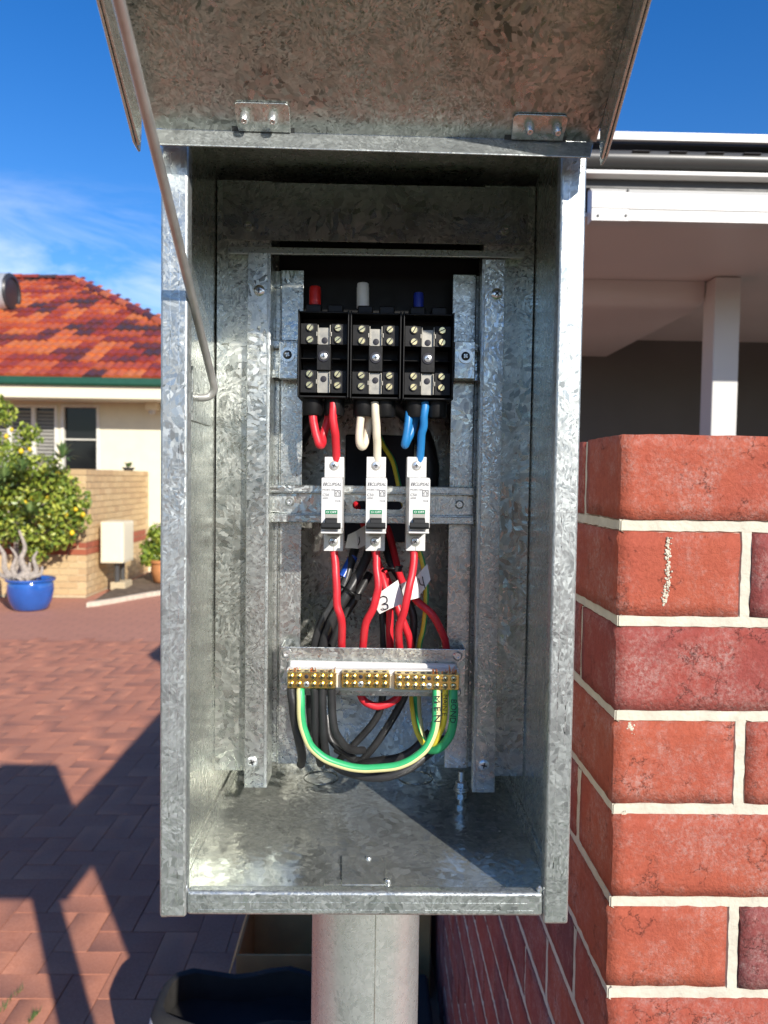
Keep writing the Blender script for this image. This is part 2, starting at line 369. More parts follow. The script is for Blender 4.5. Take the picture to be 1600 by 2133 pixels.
M['card'] = plain('cardboard', (.52,.31,.12), .9, 0, .12, 15)
M['bagcloth'] = plain('black_bag_cloth', (.020,.019,.018), .9, 0, .3, 40, .5, 300)
M['bagpale'] = plain('pale_bag_panel', (.45,.46,.44), .8, 0, .25, 25)
M['tank'] = plain('grey_tank', (.42,.44,.46), .3, .3)
M['tankend'] = plain('black_tank_end', (.03,.03,.035), .4)
M['grass'] = plain('unseen_lawn', (.07,.12,.03), .95, 0, .35, 3, .5, 20)
M['rod'] = plain('satin_steel_rod', (.50,.50,.48), .34, .55, .1, 80)
M['concrete'] = plain('grey_unseen_slab', (.17,.168,.16), .9, 0, .1, 6)
# ---------------------------------------------------------------- ground and pavers
def ground_mat():
    m, t, b = mat('distant_paving'); v = coords(t, False)
    br = tex(t, 'ShaderNodeTexBrick', v, i_Scale=1., i_Mortar_Size=.004, i_Brick_Width=.233, i_Row_Height=.118)
    br.inputs['Color1'].default_value = (.51,.225,.145,1); br.inputs['Color2'].default_value = (.47,.205,.132,1); br.inputs['Mortar'].default_value = (.26,.13,.09,1)
    n_ = tex(t, 'ShaderNodeTexNoise', v, i_Scale=.8, i_Detail=6.)
    t.links.new(mixc(t, rng(t, n_.outputs[0], .3, .7, 0, .3), br.outputs['Color'], (.38,.165,.12)), b.inputs['Base Color'])
    b.inputs['Roughness'].default_value = .9
    return m
g = MB(); S = 1200
g.add([(-S,-S,-.006),(S,-S,-.006),(S,S,-.006),(-S,S,-.006)], [(0,1,2,3)])
driveway = kind(obj('driveway', g, ground_mat(), smooth=False)); driveway['label'] = 'red clay paver driveway in sun and shade'
def paver_mesh(w, d, seed):
    r = random.Random(seed); b = MB(); b.box((-w/2,-d/2,-.045), (w/2,d/2,0))
    me = b.mesh('paver', M['paver'], bevel=.0014, seg=1)
    for vtx in me.vertices: vtx.co += Vector((r.uniform(-.0008,.0008), r.uniform(-.0008,.0008), r.uniform(-.0003,.0003)))
    return me
PV = {True: [paver_mesh(.2312,.1148,i) for i in range(3)], False: [paver_mesh(.1148,.2312,i+5) for i in range(3)]}
U = .1165; cand = []
for i in range(-36, 16):
    for j in range(-6, 62):
        k = (i-j) % 4
        if k == 0: cand.append((True, (i+1)*U, (j+.5)*U))
        elif k == 3: cand.append((False, (i+.5)*U, (j+1)*U))
best, rest = [], []
for h, x, y in cand:
    y += CAMP.y+.2
    q = proj((x, y, 0))
    seen = q and -60 < q[0] < 960 and q[1] < 2200 and q[1] > 1240 and not (345 < q[0] < 1180 and q[1] < 1890) and not (q[0] > 940 and q[1] < 1960)
    (best if seen else rest).append((y, h, x))
best.sort(); rest += best[295:]; best = best[:295]
for y, h, x in best:
    o = link('paver', rnd.choice(PV[h]), driveway, (x, y, rnd.uniform(-.0012, .0012)))
    o.rotation_euler = (rnd.uniform(-.0015,.0015), rnd.uniform(-.0015,.0015), rnd.uniform(-.004,.004))
b = MB()
for y, h, x in rest:
    if not (-4.2 < x < 1.6): continue
    w, d = (.2312,.1148) if h else (.1148,.2312)
    z = rnd.uniform(-.0012,.0012); e = .003
    b.hexa([(x-w/2,y-d/2,-.005),(x+w/2,y-d/2,-.005),(x+w/2,y+d/2,-.005),(x-w/2,y+d/2,-.005)],
           [(x-w/2+e,y-d/2+e,z),(x+w/2-e,y-d/2+e,z),(x+w/2-e,y+d/2-e,z),(x-w/2+e,y+d/2-e,z)])
kind(obj('paver_field', b, M['paver'], driveway, smooth=False), 'stuff')

# ---------------------------------------------------------------- brick wall beside the box
WT = P(1293, 905, .131).z; WX = P(1293, 905, .131).x+.002; WY = .131
def brick_mesh(w, d, h, seed):
    nx, ny, nz_ = max(2, round(w/.012)), max(2, round(d/.012)), 6
    bm = bmesh.new(); bmesh.ops.create_cube(bm, size=1)
    bmesh.ops.scale(bm, vec=(w-.003, d-.003, h-.003), verts=bm.verts)
    def cut(ax, n):
        for i in range(1, n):
            co = Vector((0,0,0)); no = Vector((0,0,0)); no[ax] = 1; co[ax] = ((w,d,h)[ax]-.003)*(i/n-.5)
            bmesh.ops.bisect_plane(bm, geom=bm.verts[:]+bm.edges[:]+bm.faces[:], plane_co=co, plane_no=no)
    cut(0, nx); cut(1, ny); cut(2, nz_)
    bm.normal_update()
    for v in bm.verts:
        c = v.co.copy(); s = Vector(((abs(c.x) > (w-.0031)/2), (abs(c.y) > (d-.0031)/2), (abs(c.z) > (h-.0031)/2)))
        sg = Vector([math.copysign(1, q) for q in c])
        off = Vector([a*b_ for a, b_ in zip(s, sg)])
        k = sum(s); n_ = noise.noise(c*90+Vector((seed*7.,0,0)))*.55+noise.noise(c*210+Vector((seed*3.,5,0)))*.45
        v.co = c + off*(.0015/math.sqrt(k) if k else 0)*(1 if k < 2 else 1.22) + off*n_*.0013
    for f in bm.faces: f.smooth = True
    me = bpy.data.meshes.new('brick'); bm.to_mesh(me); bm.free(); me.materials.append(M['brick'])
    return me
BM = {k: [brick_mesh(*k, s) for s in range(4)] for k in ((.23,.11,.076), (.11,.23,.076))}
wall = empty('brick_wall', (WX, WY, 0), 'red brick wall with thick cream mortar, beside the open metal box', 'wall')
WL = 3.35
bl = []
for k in range(19):
    z = WT - .038 - .086*k
    if k % 2 == 0:
        fr = [((.23,.11,.076), .115)]; x = .24; y0 = .12
    else:
        fr = [((.11,.23,.076), .055)]; x = .12; y0 = .24
    while x < .9: fr.append(((.23,.11,.076), x+.115)); x += .24
    for dim, cx in fr:
        bl.append((dim, WX+cx, WY+dim[1]/2, z))
    y = y0
    while y < WL: bl.append(((.11,.23,.076), WX+.055, WY+y+.115, z)); y += .24
FC = {0:.12, 1:.16, 2:.66, 3:.10, 4:.08, 5:.04, 6:.25}
def vis(b_):
    q = proj((b_[1]-(.055 if b_[0][0] < .2 else .0), b_[2]-b_[0][1]/2, b_[3]))
    return bool(q) and -50 < q[0] < 1800 and q[1] < 2250 and not (340 < q[0]+20 and q[0]+30 < 1180 and q[1] < 1850)
bl.sort(key=lambda b_: (not vis(b_), b_[2]))
WB = MB()
for n_, (dim, x, y, z) in enumerate(bl):
    if n_ < 298:
        o = link('brick', rnd.choice(BM[dim]), wall); kk = round((WT-.038-z)/.086)
        o.color = (FC.get(kk, .3) if y < WY+.13 and x < WX+.2 and (dim[0] > .2 or x < WX+.06) and y < WY+.12+.01 else min(1, rnd.random()*.5+.5), 0, 0, 1)  # bricks along the side face coloured darker to carry its shade
        if x > WX+.12 and kk in (1, 3, 5): o.color = ({1:.75, 3:.2, 5:.95}[kk], 0, 0, 1)
        o.matrix_parent_inverse = Matrix.Identity(4)
        o.location = Vector((x, y, z)) - wall.location + Vector((rnd.uniform(-.0012,.0012), rnd.uniform(-.0015,.0015), rnd.uniform(-.001,.001)))
        o.rotation_euler = (rnd.choice((0, math.pi))+rnd.uniform(-.004,.004), 0, rnd.choice((0, math.pi))+rnd.uniform(-.004,.004))
    else:
        w, d, h = dim; WB.box((x-w/2,y-d/2,z-h/2), (x+w/2,y+d/2,z+h/2))
kind(obj('far_brick', WB, M['brick'], wall, smooth=False), 'stuff')
b = MB()     # mortar: each joint a rough bed just behind the brick faces
i_ = .0035
def rough_slab(b, x0, x1, y0, y1, z0, z1, face):
    n_ = 60
    for i in range(n_):
        pass
b.box((WX+i_, WY+i_, 0), (WX+.9, WY+.11-i_, WT-.012))
b.box((WX+i_, WY+.11-i_, 0), (WX+.11-i_, WY+WL+.1, WT-.012))
obj('mortar', b, M['mortar'], wall, smooth=False)
b = MB()     # smeared mortar edges that ride over the brick arrises
def bead(axis, a0, a1, c, z, seed):
    n_ = max(3, int((a1-a0)/.006)); lo_, hi_ = [], []
    for i in range(n_+1):
        a = a0+(a1-a0)*i/n_
        h1 = .0058+.0012*noise.noise(Vector((a*60, seed, 0)))+.0013*noise.noise(Vector((a*170, seed, 3)))
        h2 = .0058+.0012*noise.noise(Vector((a*60, seed, 9)))+.0013*noise.noise(Vector((a*170, seed, 13)))
        pr = .0010+.0009*noise.noise(Vector((a*90, seed, 20)))
        for h, s, L in ((h1, -1, lo_), (h2, 1, hi_)):
            L.append((h*s, pr))
    vs_, fs = [], []
    for i in range(n_+1):
        a = a0+(a1-a0)*i/n_
        for (h, pr), dz in ((lo_[i], -1), (hi_[i], 1)):
            for q, dd in ((h, .004), (h*.75, pr)) if dz < 0 else ((h*.75, pr), (h, .004)):
                vs_.append((a, c+dd, z+q) if axis == 'x' else (c+dd, a, z+q) if axis == 'y' else (z+q, c+dd, a) if axis == 'zx' else (c+dd, z+q, a))
    for i in range(n_):
        for j in range(3):
            fs.append((4*i+j, 4*(i+1)+j, 4*(i+1)+j+1, 4*i+j+1))
    b.add(vs_, fs)
for k in range(18):
    z = WT-.081-.086*k
    if k < 10: bead('x', WX-.0002, WX+.75, WY, z, k)
    bead('y', WY-.0002, WY+1.4, WX, z, k+30)
for k in range(9):
    zc = WT-.086*k; x = WX+(.235 if k % 2 == 0 else .115)
    bead('zx', zc-.078, zc+.002-(.003 if k == 0 else 0), WY, x, k+60)
    y = WY+(.115 if k % 2 == 0 else .235)
    for q in range(4): bead('zy', zc-.078, zc-.001, WX, y+.24*q, k+90+q)
obj('pointing', b, M['mortar'], wall, ang=60)
b = MB(); r = random.Random(21)     # dried mortar splashes on the brick faces
for pts_, w in (([(1396,1118),(1392,1140),(1394,1165),(1394,1190),(1392,1215),(1389,1240),(1383,1258)], 8), ([(1312,1512),(1320,1522)], 8), ([(1300,1690),(1304,1700)], 6)):
    for i in range(22*(len(pts_)-1)):
        s_ = r.random()*(len(pts_)-1); k = int(s_); u, v = [p0+(p1-p0)*(s_-k) for p0, p1 in zip(pts_[k], pts_[k+1])]
        p = P(u+r.gauss(0, w*.35), v+r.gauss(0, 4), WY-.0007-.0003*r.random()); q = r.uniform(.0005,.0014)
        n_ = 7; ring = [p+Vector((math.cos(2*math.pi*t/n_)*q*r.uniform(.6,1.2), .0016, math.sin(2*math.pi*t/n_)*q*r.uniform(.7,1.5))) for t in range(n_)]
        b.add(ring+[p], [(t, (t+1)%n_, n_) for t in range(n_)])
kind(obj('mortar_splash', b, M['mortar'], wall, ang=70), 'stuff')

# ---------------------------------------------------------------- the metal box
TA = .014
def B(x, y, z): return Vector((x+y*TA, y, 1.6+z))
def bx(b, x0, x1, y0, y1, z0, z1): return b.box((x0,y0,z0), (x1,y1,z1), M=lambda q: B(*q))
box = empty('electrical_enclosure', (0, 0, 1.284), 'open galvanised electrical box on a round post, lid propped up', 'electrical box')
ZT, ZB, DP = .275, -.3240, .300
b = MB(); bx(b, -.150, -.1455, .004, DP, ZB, ZT); bx(b, -.1455, -.1435, .02, DP-.002, -.3195, -.3065); obj('side_panel', b, M['galv_side'], box, .0004, 1)
b = MB(); bx(b, .1455, .150, .004, DP, ZB, ZT); bx(b, .1435, .1455, .02, DP-.002, -.3195, -.3065); obj('side_panel', b, M['galv_side'], box, .0004, 1)
b = MB(); bx(b, -.1452, .1452, .010, DP, -.3215, -.3198); obj('base_panel', b, M['galv_floor'], box, .0004, 1)
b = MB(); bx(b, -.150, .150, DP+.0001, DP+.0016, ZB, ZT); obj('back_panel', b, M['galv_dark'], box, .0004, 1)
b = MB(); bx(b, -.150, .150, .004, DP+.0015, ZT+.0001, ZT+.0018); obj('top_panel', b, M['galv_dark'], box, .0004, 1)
def flange(x0, x1, zb):
    b = MB(); bx(b, x0, x1, 0, .0125, zb, .2335)
    o = obj('front_flange', b, M['galv_flange'], box, .0022, 3)
    r_ = MB()
    for f in (.36, .68):
        xc = x0+(x1-x0)*f; n_ = 60
        for i in range(n_):
            if rnd.random() < .3: continue
            za = ZB+.004+(.545)*i/n_; w = rnd.uniform(.00012,.0003); xo = rnd.uniform(-.0002,.0002)
            bx(r_, xc-w+xo, xc+w+xo, -.00008, .0004, za, za+.545/n_*rnd.uniform(.7,1.8))
    obj('roll_mark', r_, M['zinc'], o, smooth=False)
flange(-.150, -.1305, ZB+.002); flange(.1315, .150, ZB-.002)
b = MB(); bx(b, -.1305, .1315, .0012, .0115, ZB+.003, -.3030); lip = obj('front_lip', b, M['galv_flange'], box, .0028, 3)
r_ = MB()
for zz in (-.3165, -.3110):
    for i in range(50):
        if rnd.random() < .2: continue
        xa = -.127+.252*i/50; bx(r_, xa, xa+.0045, .00095, .002, zz-.0002, zz+.0002)
obj('roll_mark', r_, M['zinc'], lip, smooth=False)
b = MB(); bx(b, -.1452, .1452,   .004, .0055, .2325, ZT-.002); obj('header_panel', b, M['galv_side'], box, .0004, 1)
for x in (-.1318, .1312):     # welded corners
    b = MB()
    for i in range(9):
        p = B(x+rnd.uniform(-.003,.003), .002+rnd.uniform(0,.006), -.3017+rnd.uniform(-.003,.002))
        rr = rnd.uniform(.0012,.0026); b.lathe([(0,-rr),(rr*.7,-rr*.7),(rr,0),(rr*.7,rr*.7),(0,rr)], p, (rnd.random(),rnd.random(),1), 8)
    obj('weld', b, M['zinc'], box)
# floor knockouts and latch
for u, v in ((669, 1620), (866, 1620)):
    c = G(u, v, 1.6-.3197); b = MB()
    for r0 in (.0182,):
        ring = [c+Vector((math.cos(a)*r0, math.sin(a)*r0, .0002)) for a in [2*math.pi*i/40 for i in range(41)]]
        b.tube(ring, .0006, 6, False)
    obj('knockout_ring', b, M['galv'], box)
fz = 1.6-.3197
def floor_quad(u0, v0, u1, v1, z):
    a, c = G(u0, v0, z), G(u1, v1, z); d = G(u0, v1, z); e = G(u1, v0, z); return [d, c, e, a]
b = MB(); lo_ = floor_quad(712, 1786, 804, 1846, fz); b.hexa(lo_, [p+Vector((0,0,.0016)) for p in lo_])
lo_ = floor_quad(676, 1834, 712, 1845, fz); b.hexa(lo_, [p+Vector((0,0,.0009)) for p in lo_])
latch = obj('latch_plate', b, M['galv_floor'], box, .0004, 1)
for u, v in ((768, 1793), (808, 1840)):
    b = MB(); c = G(u, v, fz); b.lathe([(.0026,0),(.0026,.0022),(.0018,.0034),(.0006,.0038)], c, (0,0,1), 14); obj('rivet', b, M['zinc'], latch)
# mounting panel with its window, strips and rails
YP = .158
b = MB()
bx(b, -.1442, -.095, YP, YP+.0016, -.2735, .268)
obj('mounting_panel', b, M['galv'], box, .0004, 1)
b = MB(); bx(b, .098, .1445, YP, YP+.0016, -.2770, .268)
obj('mounting_panel', b, M['galv'], box, .0004, 1)
b = MB(); bx(b, -.1385, .1375, YP-.0035, YP-.0005, .214, .2655); obj('top_plate', b, M['galv_dark'], box, .0004, 1)
b = MB()
a0, a1 = P(474, 513, YP-.012), P(1093, 523, YP-.012)
b.hexa([a0+Vector((0,-.001,-.0065)), a1+Vector((0,-.001,-.0065)), a1+Vector((0,.011,-.004)), a0+Vector((0,.011,-.004))],
       [a0, a1, a1+Vector((0,.0115,.0012)), a0+Vector((0,.0115,.0012))])
obj('plate_lip', b, M['zinc'], box, .0008, 2)  # brighter zinc stands in for light reflected onto this lip
for u, v in ((517, 471), (1053, 479)):
    b = MB(); b.lathe([(.0046,0),(.0046,.001),(.0036,.0026),(.0018,.0028),(.0014,.0008),(.0002,.0006)], P(u, v, YP-.0036), (0,-1,0), 18); obj('rivet', b, M['steel'], box)
YS = .145
def screw_head(b, c, r, ax=(0,-1,0), cross=True, dome=.0016):
    b.lathe([(r,0),(r,.0006),(r*.8,dome*.8),(r*.5,dome),(.0001,dome)], c, ax, 18, 0)
    if cross:
        c = Vector(c)+Vector(ax)*dome; L, w = r*.52, r*.13
        ang = rnd.uniform(0, 1.5)
        for k in (0, 1):
            d = Vector((math.cos(ang+k*math.pi/2), 0, math.sin(ang+k*math.pi/2))); e = Vector((-d.z, 0, d.x)); o_ = Vector(ax)*.00012
            b.add([c+d*L+e*w+o_, c-d*L+e*w+o_, c-d*L-e*w+o_, c+d*L-e*w+o_], [(0,1,2,3)], 1)
def strip(x0, x1, zb, zt):
    b = MB(); bx(b, x0, x1, YS, YS+.0016, zb, zt)
    bx(b, x0+.0003, x0+.0019, YS+.0016, YP-.0004, zb, zt); bx(b, x1-.0019, x1-.0003, YS+.0016, YP+.02, zb, zt)
    o = obj('mounting_strip', b, M['galv_strip'], box, .0006, 2)
    e = MB(); bx(e, (x1-.0032) if x0 < 0 else x0+.0008, (x1-.0008) if x0 < 0 else x0+.0032, YS-.0009, YS-.0001, zb+.0006, zt-.0006)
    obj('folded_edge', e, M['galv_flange'], o, .0004, 1)
    return o
s1 = strip(-.1142, -.0932, -.2845, .2005); s2 = strip(.0953, .1163, -.2875, .1985)
for (u, v), st in (((540, 605), s1), ((525, 1587), s1), ((1035, 612), s2), ((1008, 1594), s2)):
    b = MB(); screw_head(b, P(u, v, YS-.0002), .0050); obj('screw', b, [M['zinc'] if v > 1000 else M['steel'], M['darkscrew']], st)
YI = .176
def inner(xa, xb, xc, xd, zb, zt):      # a stepped strip: an outer ledge and an inner face
    b = MB(); bx(b, xa, xb, YI+.004, YI+.0055, zb, zt); bx(b, xc, xd, YI, YI+.0016, zb, zt)
    bx(b, min(xb, xc)-.0008 if xb < xc else xb-.0008, max(xb, xc)+.0008 if xb > xc else xb+.0008, YI+.001, YI+.005, zb, zt)
    return obj('rail_support', b, M['galv_strip'], box, .0005, 1)
inner(-.0960, -.0885, -.0877, -.0672, -.2735, .1935)
inner(.0947, .1010, .0722, .0939, -.2765, .1925)
def plate_hole(b, x0, x1, z0, z1, y0, y1, hx, hz, hw, hr):
    n_ = 40; hole, outer = [], []
    for i in range(n_):
        a = 2*math.pi*(i+.5)/n_; ca, sa = math.cos(a), math.sin(a)
        hole.append((hx+math.copysign(hw-hr, ca)+hr*ca, hz+hr*sa))
        cx, cz = (x0+x1)/2, (z0+z1)/2; dx, dz = (x1-x0)/2*1.0, (z1-z0)/2
        k = 1/max(abs(ca), abs(sa)); outer.append((cx+ca*k*dx, cz+sa*k*dz))
    vs_ = [B(x, y, z) for y in (y0, y1) for L in (hole, outer) for x, z in L]
    fs = []
    for i in range(n_):
        j = (i+1) % n_
        fs += [(i, j, n_+j, n_+i), (2*n_+i, 2*n_+j, 3*n_+j, 3*n_+i), (i, j, 2*n_+j, 2*n_+i), (n_+i, n_+j, 3*n_+j, 3*n_+i)]
    b.add(vs_, fs)
def rail(zc, x0, x1, hole=None):
    b = MB(); h = .0175; yf = .1655
    for s in (-1, 1):
        bx(b, x0, x1, yf, yf+.0011, *sorted((zc+s*h, zc+s*(h-.0065))))
        bx(b, x0, x1, yf+.001, yf+.0085, *sorted((zc+s*(h-.0065), zc+s*(h-.0077))))
        bx(b, x0, x1, yf-.0006, yf+.0009, *sorted((zc+s*(h-.0008), zc+s*h)))
    if hole is None: bx(b, x0, x1, yf+.0075, yf+.0087, zc-h+.0077, zc+h-.0077)
    else: plate_hole(b, x0, x1, zc-h+.0077, zc+h-.0077, yf+.0075, yf+.0087, *hole)
    return obj('din_rail', b, M['galv_strip'], box, .0003, 1)
zr = P(780, 1051, .1655).z-1.6
r2 = rail(zr, -.0955, .0945, (.0045, zr-.001, .0235, .0038))
for u, v in ((604, 1045), (957, 1051)):
    b = MB(); b.lathe([(.0042,0),(.0042,.0008),(.0028,.0024),(.0014,.0024),(.0010,.001),(.0001,.001)], P(u, v, .1728), (0,-1,0), 18); obj('rivet', b, M['zinc'], r2)
zr1 = P(785, 751, .1655).z-1.6
r1 = rail(zr1, -.0945, .0960)
for u0, u1, c in ((583, 622, (599, 739)), (945, 987, (970, 742))):
    b = MB(); pa, pb = P(u0, 714, .1640), P(u1, 792, .1640)
    b.box((pa.x, .1560, pb.z), (pb.x, .1650, pa.z)); tab = obj('end_stop', b, M['galv_strip'], r1, .0008, 2)
    ws = MB(); ws.lathe([(.0066,0),(.0066,.0012),(.0038,.0012),(.0038,0)], P(c[0], c[1], .1558), (0,-1,0), 22); obj('washer', ws, M['zinc'], r1)
    ws = MB(); screw_head(ws, P(c[0], c[1], .1550), .0040); obj('screw', ws, [M['darkscrew'], M['zinc']], r1)
# neutral link bracket
YN = .150
b = MB(); pa, pb, pc, pd = P(584, 1347, YN), P(971, 1353, YN), P(968, 1452, YN), P(582, 1448, YN)
b.hexa([pd, pc, pc+Vector((0,.0015,0)), pd+Vector((0,.0015,0))], [pa, pb, pb+Vector((0,.0015,0)), pa+Vector((0,.0015,0))])
for q0, q1, sg in ((pa, pd, -1), (pb, pc, 1)):
    b.hexa([q1+Vector((0,.0014,0)), q1+Vector((sg*-.0015,.0014,0)), q1+Vector((sg*-.0015,.027,0)), q1+Vector((0,.027,0))], [q0+Vector((0,.0014,0)), q0+Vector((sg*-.0015,.0014,0)), q0+Vector((sg*-.0015,.027,0)), q0+Vector((0,.027,0))])
br_ = obj('link_bracket', b, M['galv_strip'], box, .0006, 1)
for u, v in ((597, 1361), (953, 1366), (592, 1431), (951, 1441)):
    b = MB(); b.lathe([(.0044,0),(.0044,.0008),(.003,.0026),(.0016,.0026),(.0012,.001),(.0001,.001)], P(u, v, YN-.0002), (0,-1,0), 18); obj('rivet', b, M['zinc'], br_)
# bracket and prop rod on the left wall
b = MB()
z0, z1 = P(415, 882, .10).z-1.6, P(415, 772, .10).z-1.6
bx(b, -.1454, -.1438, .070, .135, z0, z1)
obj('rod_bracket', b, M['galv_strip'], box, .0006, 1)
rod = [P(404, 828, .090), P(426, 828, .091), P(439, 823, .092), P(446, 808, .090), P(441, 785, .083)]
rod.append(P(247, 0, -.175))
k_ = rod[-1]-rod[-2]; th_ = R(36.6); n_l = Vector((0,-math.sin(th_),-math.cos(th_))); o_l = Vector((-.0022, -.010, 1.8366))
s_l = ((o_l+n_l*.006-rod[-1]).dot(n_l))/k_.dot(n_l); rod.append(rod[-1]+k_*max(.3, min(s_l, 3.0)))   # up to the underside of the lid
b = MB(); b.tube(spline(rod[:5], 6)[:-1]+[rod[4].lerp(rod[6], i/6) for i in range(7)], .0032, 14); obj('prop_rod', b, M['rod'], box, ang=60)
b = MB(); b.lathe([(.008,0),(.008,.004),(.005,.012),(.001,.012)], rod[6], n_l*1, 14); obj('rod_pivot', b, M['zinc'], box)
b = MB(); pc = P(404, 828, .090); b.tube([pc-Vector((.006,0,0)), pc+Vector((.001,0,0))], .0042, 14); obj('rod_bush', b, M['zinc'], box)
# earth stud
c = G(960, 1668, fz); b = MB()
b.lathe([(.0032,0),(.0032,.030)], c, (0,0,1), 12); b.lathe([(.0075,.011),(.0075,.0125),(.0001,.0125)], c, (0,0,1), 20)
b.lathe([(.0068,.0128),(.0068,.0144),(.0001,.0144)], c, (0,0,1), 20); b.lathe([(.0058,.0146),(.0058,.0195),(.005,.0202)], c, (0,0,1), 6); b.lathe([(.0055,.003),(.0055,.008)], c, (0,0,1), 6)
obj('earth_stud', b, M['zinc'], box, ang=30)
# lid
TH = R(36.6); LO = Vector((-.0022, -.010, 1.6+.2366))
ds, dn = Vector((0,-math.cos(TH),math.sin(TH))), Vector((0,-math.sin(TH),-math.cos(TH)))
def L(x, s, t): return LO + Vector((x,0,-.008*x)) + ds*s + dn*t
def lb(b, x0, x1, s0, s1, t0, t1): return b.box((x0,s0,t0), (x1,s1,t1), M=lambda q: L(*q))
LL = .50
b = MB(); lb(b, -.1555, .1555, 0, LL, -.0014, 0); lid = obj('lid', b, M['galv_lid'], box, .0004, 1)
b = MB(); b.hexa([L(-.1535,-.0012,0), L(.1535,-.0012,0), L(.1535,.0003,0), L(-.1535,.0003,0)], [L(-.1485,-.0012,.0185), L(.1485,-.0012,.0185), L(.1485,.0003,.0185), L(-.1485,.0003,.0185)])
o = obj('lid_lip', b, M['galv_flange'], lid, .0005, 1)
for s in (-1, 1):
    b = MB(); xa, xb = sorted((s*.1555, s*.1575))
    prof = [(.010,-.0014), (LL,-.0014), (LL,.028), (.006,.028), (-.004,.022), (.002,.010)]
    b.prism([L(xa, a, t) for a, t in prof], (xb-xa,0,0))
    xh, xi = sorted((s*.1530, s*.1552)); lb(b, xh, xi, .004, LL-.002, .0235, .0278)
    obj('lid_side', b, M['galv_side'], lid, .0006, 1)
b = MB(); lb(b, -.1555, .1555, LL, LL+.0016, -.0014, .006); obj('lid_lip', b, M['galv_flange'], lid, .0004, 1)
def lid_px(u, v, t=0.0):     # where the line of sight meets the underside of the lid
    d = ray(u, v); o_ = LO + dn*t; k = (o_-CAMP).dot(dn)/d.dot(dn); p = CAMP+d*k; q = p-LO
    return q.x, q.dot(ds)
for (ua, va), (ub, vb), rv in (((486, 212), (604, 295), ((510, 246), (569, 247))), ((1070, 232), (1187, 312), ((1103, 264), (1161, 266)))):
    x0, sa = lid_px(ua, va); x1, _ = lid_px(ub, va)
    b = MB(); r_ = .003
    pol = [(x0+.001, .0012), (x1-.001, .0012), (x1-.0005, sa-r_), (x1-.0005-r_*.3, sa-r_*.3), (x1-r_, sa), (x0+r_, sa), (x0+r_*.3, sa-r_*.3), (x0, sa-r_)]
    b.prism([L(x, s, .0004) for x, s in pol], dn*.0016)
    h = obj('hinge_tab', b, M['galv_strip'], lid, .0004, 1)
    b = MB(); lb(b, x0-.0035, x1+.0015, .0002, .0034, .0001, .0006); obj('hinge_slot', b, M['darkscrew'], lid, smooth=False)
    for u, v in rv:
        x, s = lid_px(u, v, .004); b = MB()
        b.lathe([(.0034,0),(.0034,.003),(.0030,.0055),(.0018,.0072),(.0010,.0072),(.0004,.006)], L(x, s, .002), dn, 16); obj('rivet', b, M['zinc'], h)
# post
pc = Vector((P(762, 1915, .125).x, .130, 0)); b = MB()
b.lathe([(.0485,0),(.0485,1.2778)], pc, (0,0,1), 48)
post = obj('post', b, M['galv_pole'], box, ang=60)
b = MB(); b.lathe([(.085,.0),(.085,.010),(.0492,.010)], pc, (0,0,1), 40); obj('post_flange', b, M['galv_pole'], box, ang=40)
b = MB(); a = R(-80)
b.tube([pc+Vector((math.cos(a)*.0483, math.sin(a)*.0483, z)) for z in [i*.02 for i in range(1, 63)]], [rnd.uniform(.0004,.0012) for _ in range(62)], 6); obj('weld_seam', b, M['zinc'], post)
# ---------------------------------------------------------------- lettering
def text_mesh(s, fit_w, fit_h, shear=0, bold=0):
    cu = bpy.data.curves.new('lettering', 'FONT'); cu.body = s; cu.size = 1; cu.shear = shear; cu.offset = bold; cu.resolution_u = 2
    o = bpy.data.objects.new('lettering', cu); C.objects.link(o)
    dg = bpy.context.evaluated_depsgraph_get(); me = bpy.data.meshes.new_from_object(o.evaluated_get(dg))
    bpy.data.objects.remove(o)
    xs = [v.co.x for v in me.vertices]; ys = [v.co.y for v in me.vertices]
    sx, sy = fit_w/(max(xs)-min(xs)), fit_h/(max(ys)-min(ys))
    pts = [((v.co.x-min(xs))*sx, (v.co.y-min(ys))*sy) for v in me.vertices]
    fs = [tuple(p.vertices) for p in me.polygons]; bpy.data.meshes.remove(me)
    return pts, fs
def letters(name, s, w, h, fn, mt, parent, shear=0, bold=0):
    pts, fs = text_mesh(s, w, h, shear, bold)
    b = MB(); b.add([fn(x, y) for x, y in pts], fs)
    return obj(name, b, mt, parent, smooth=False)

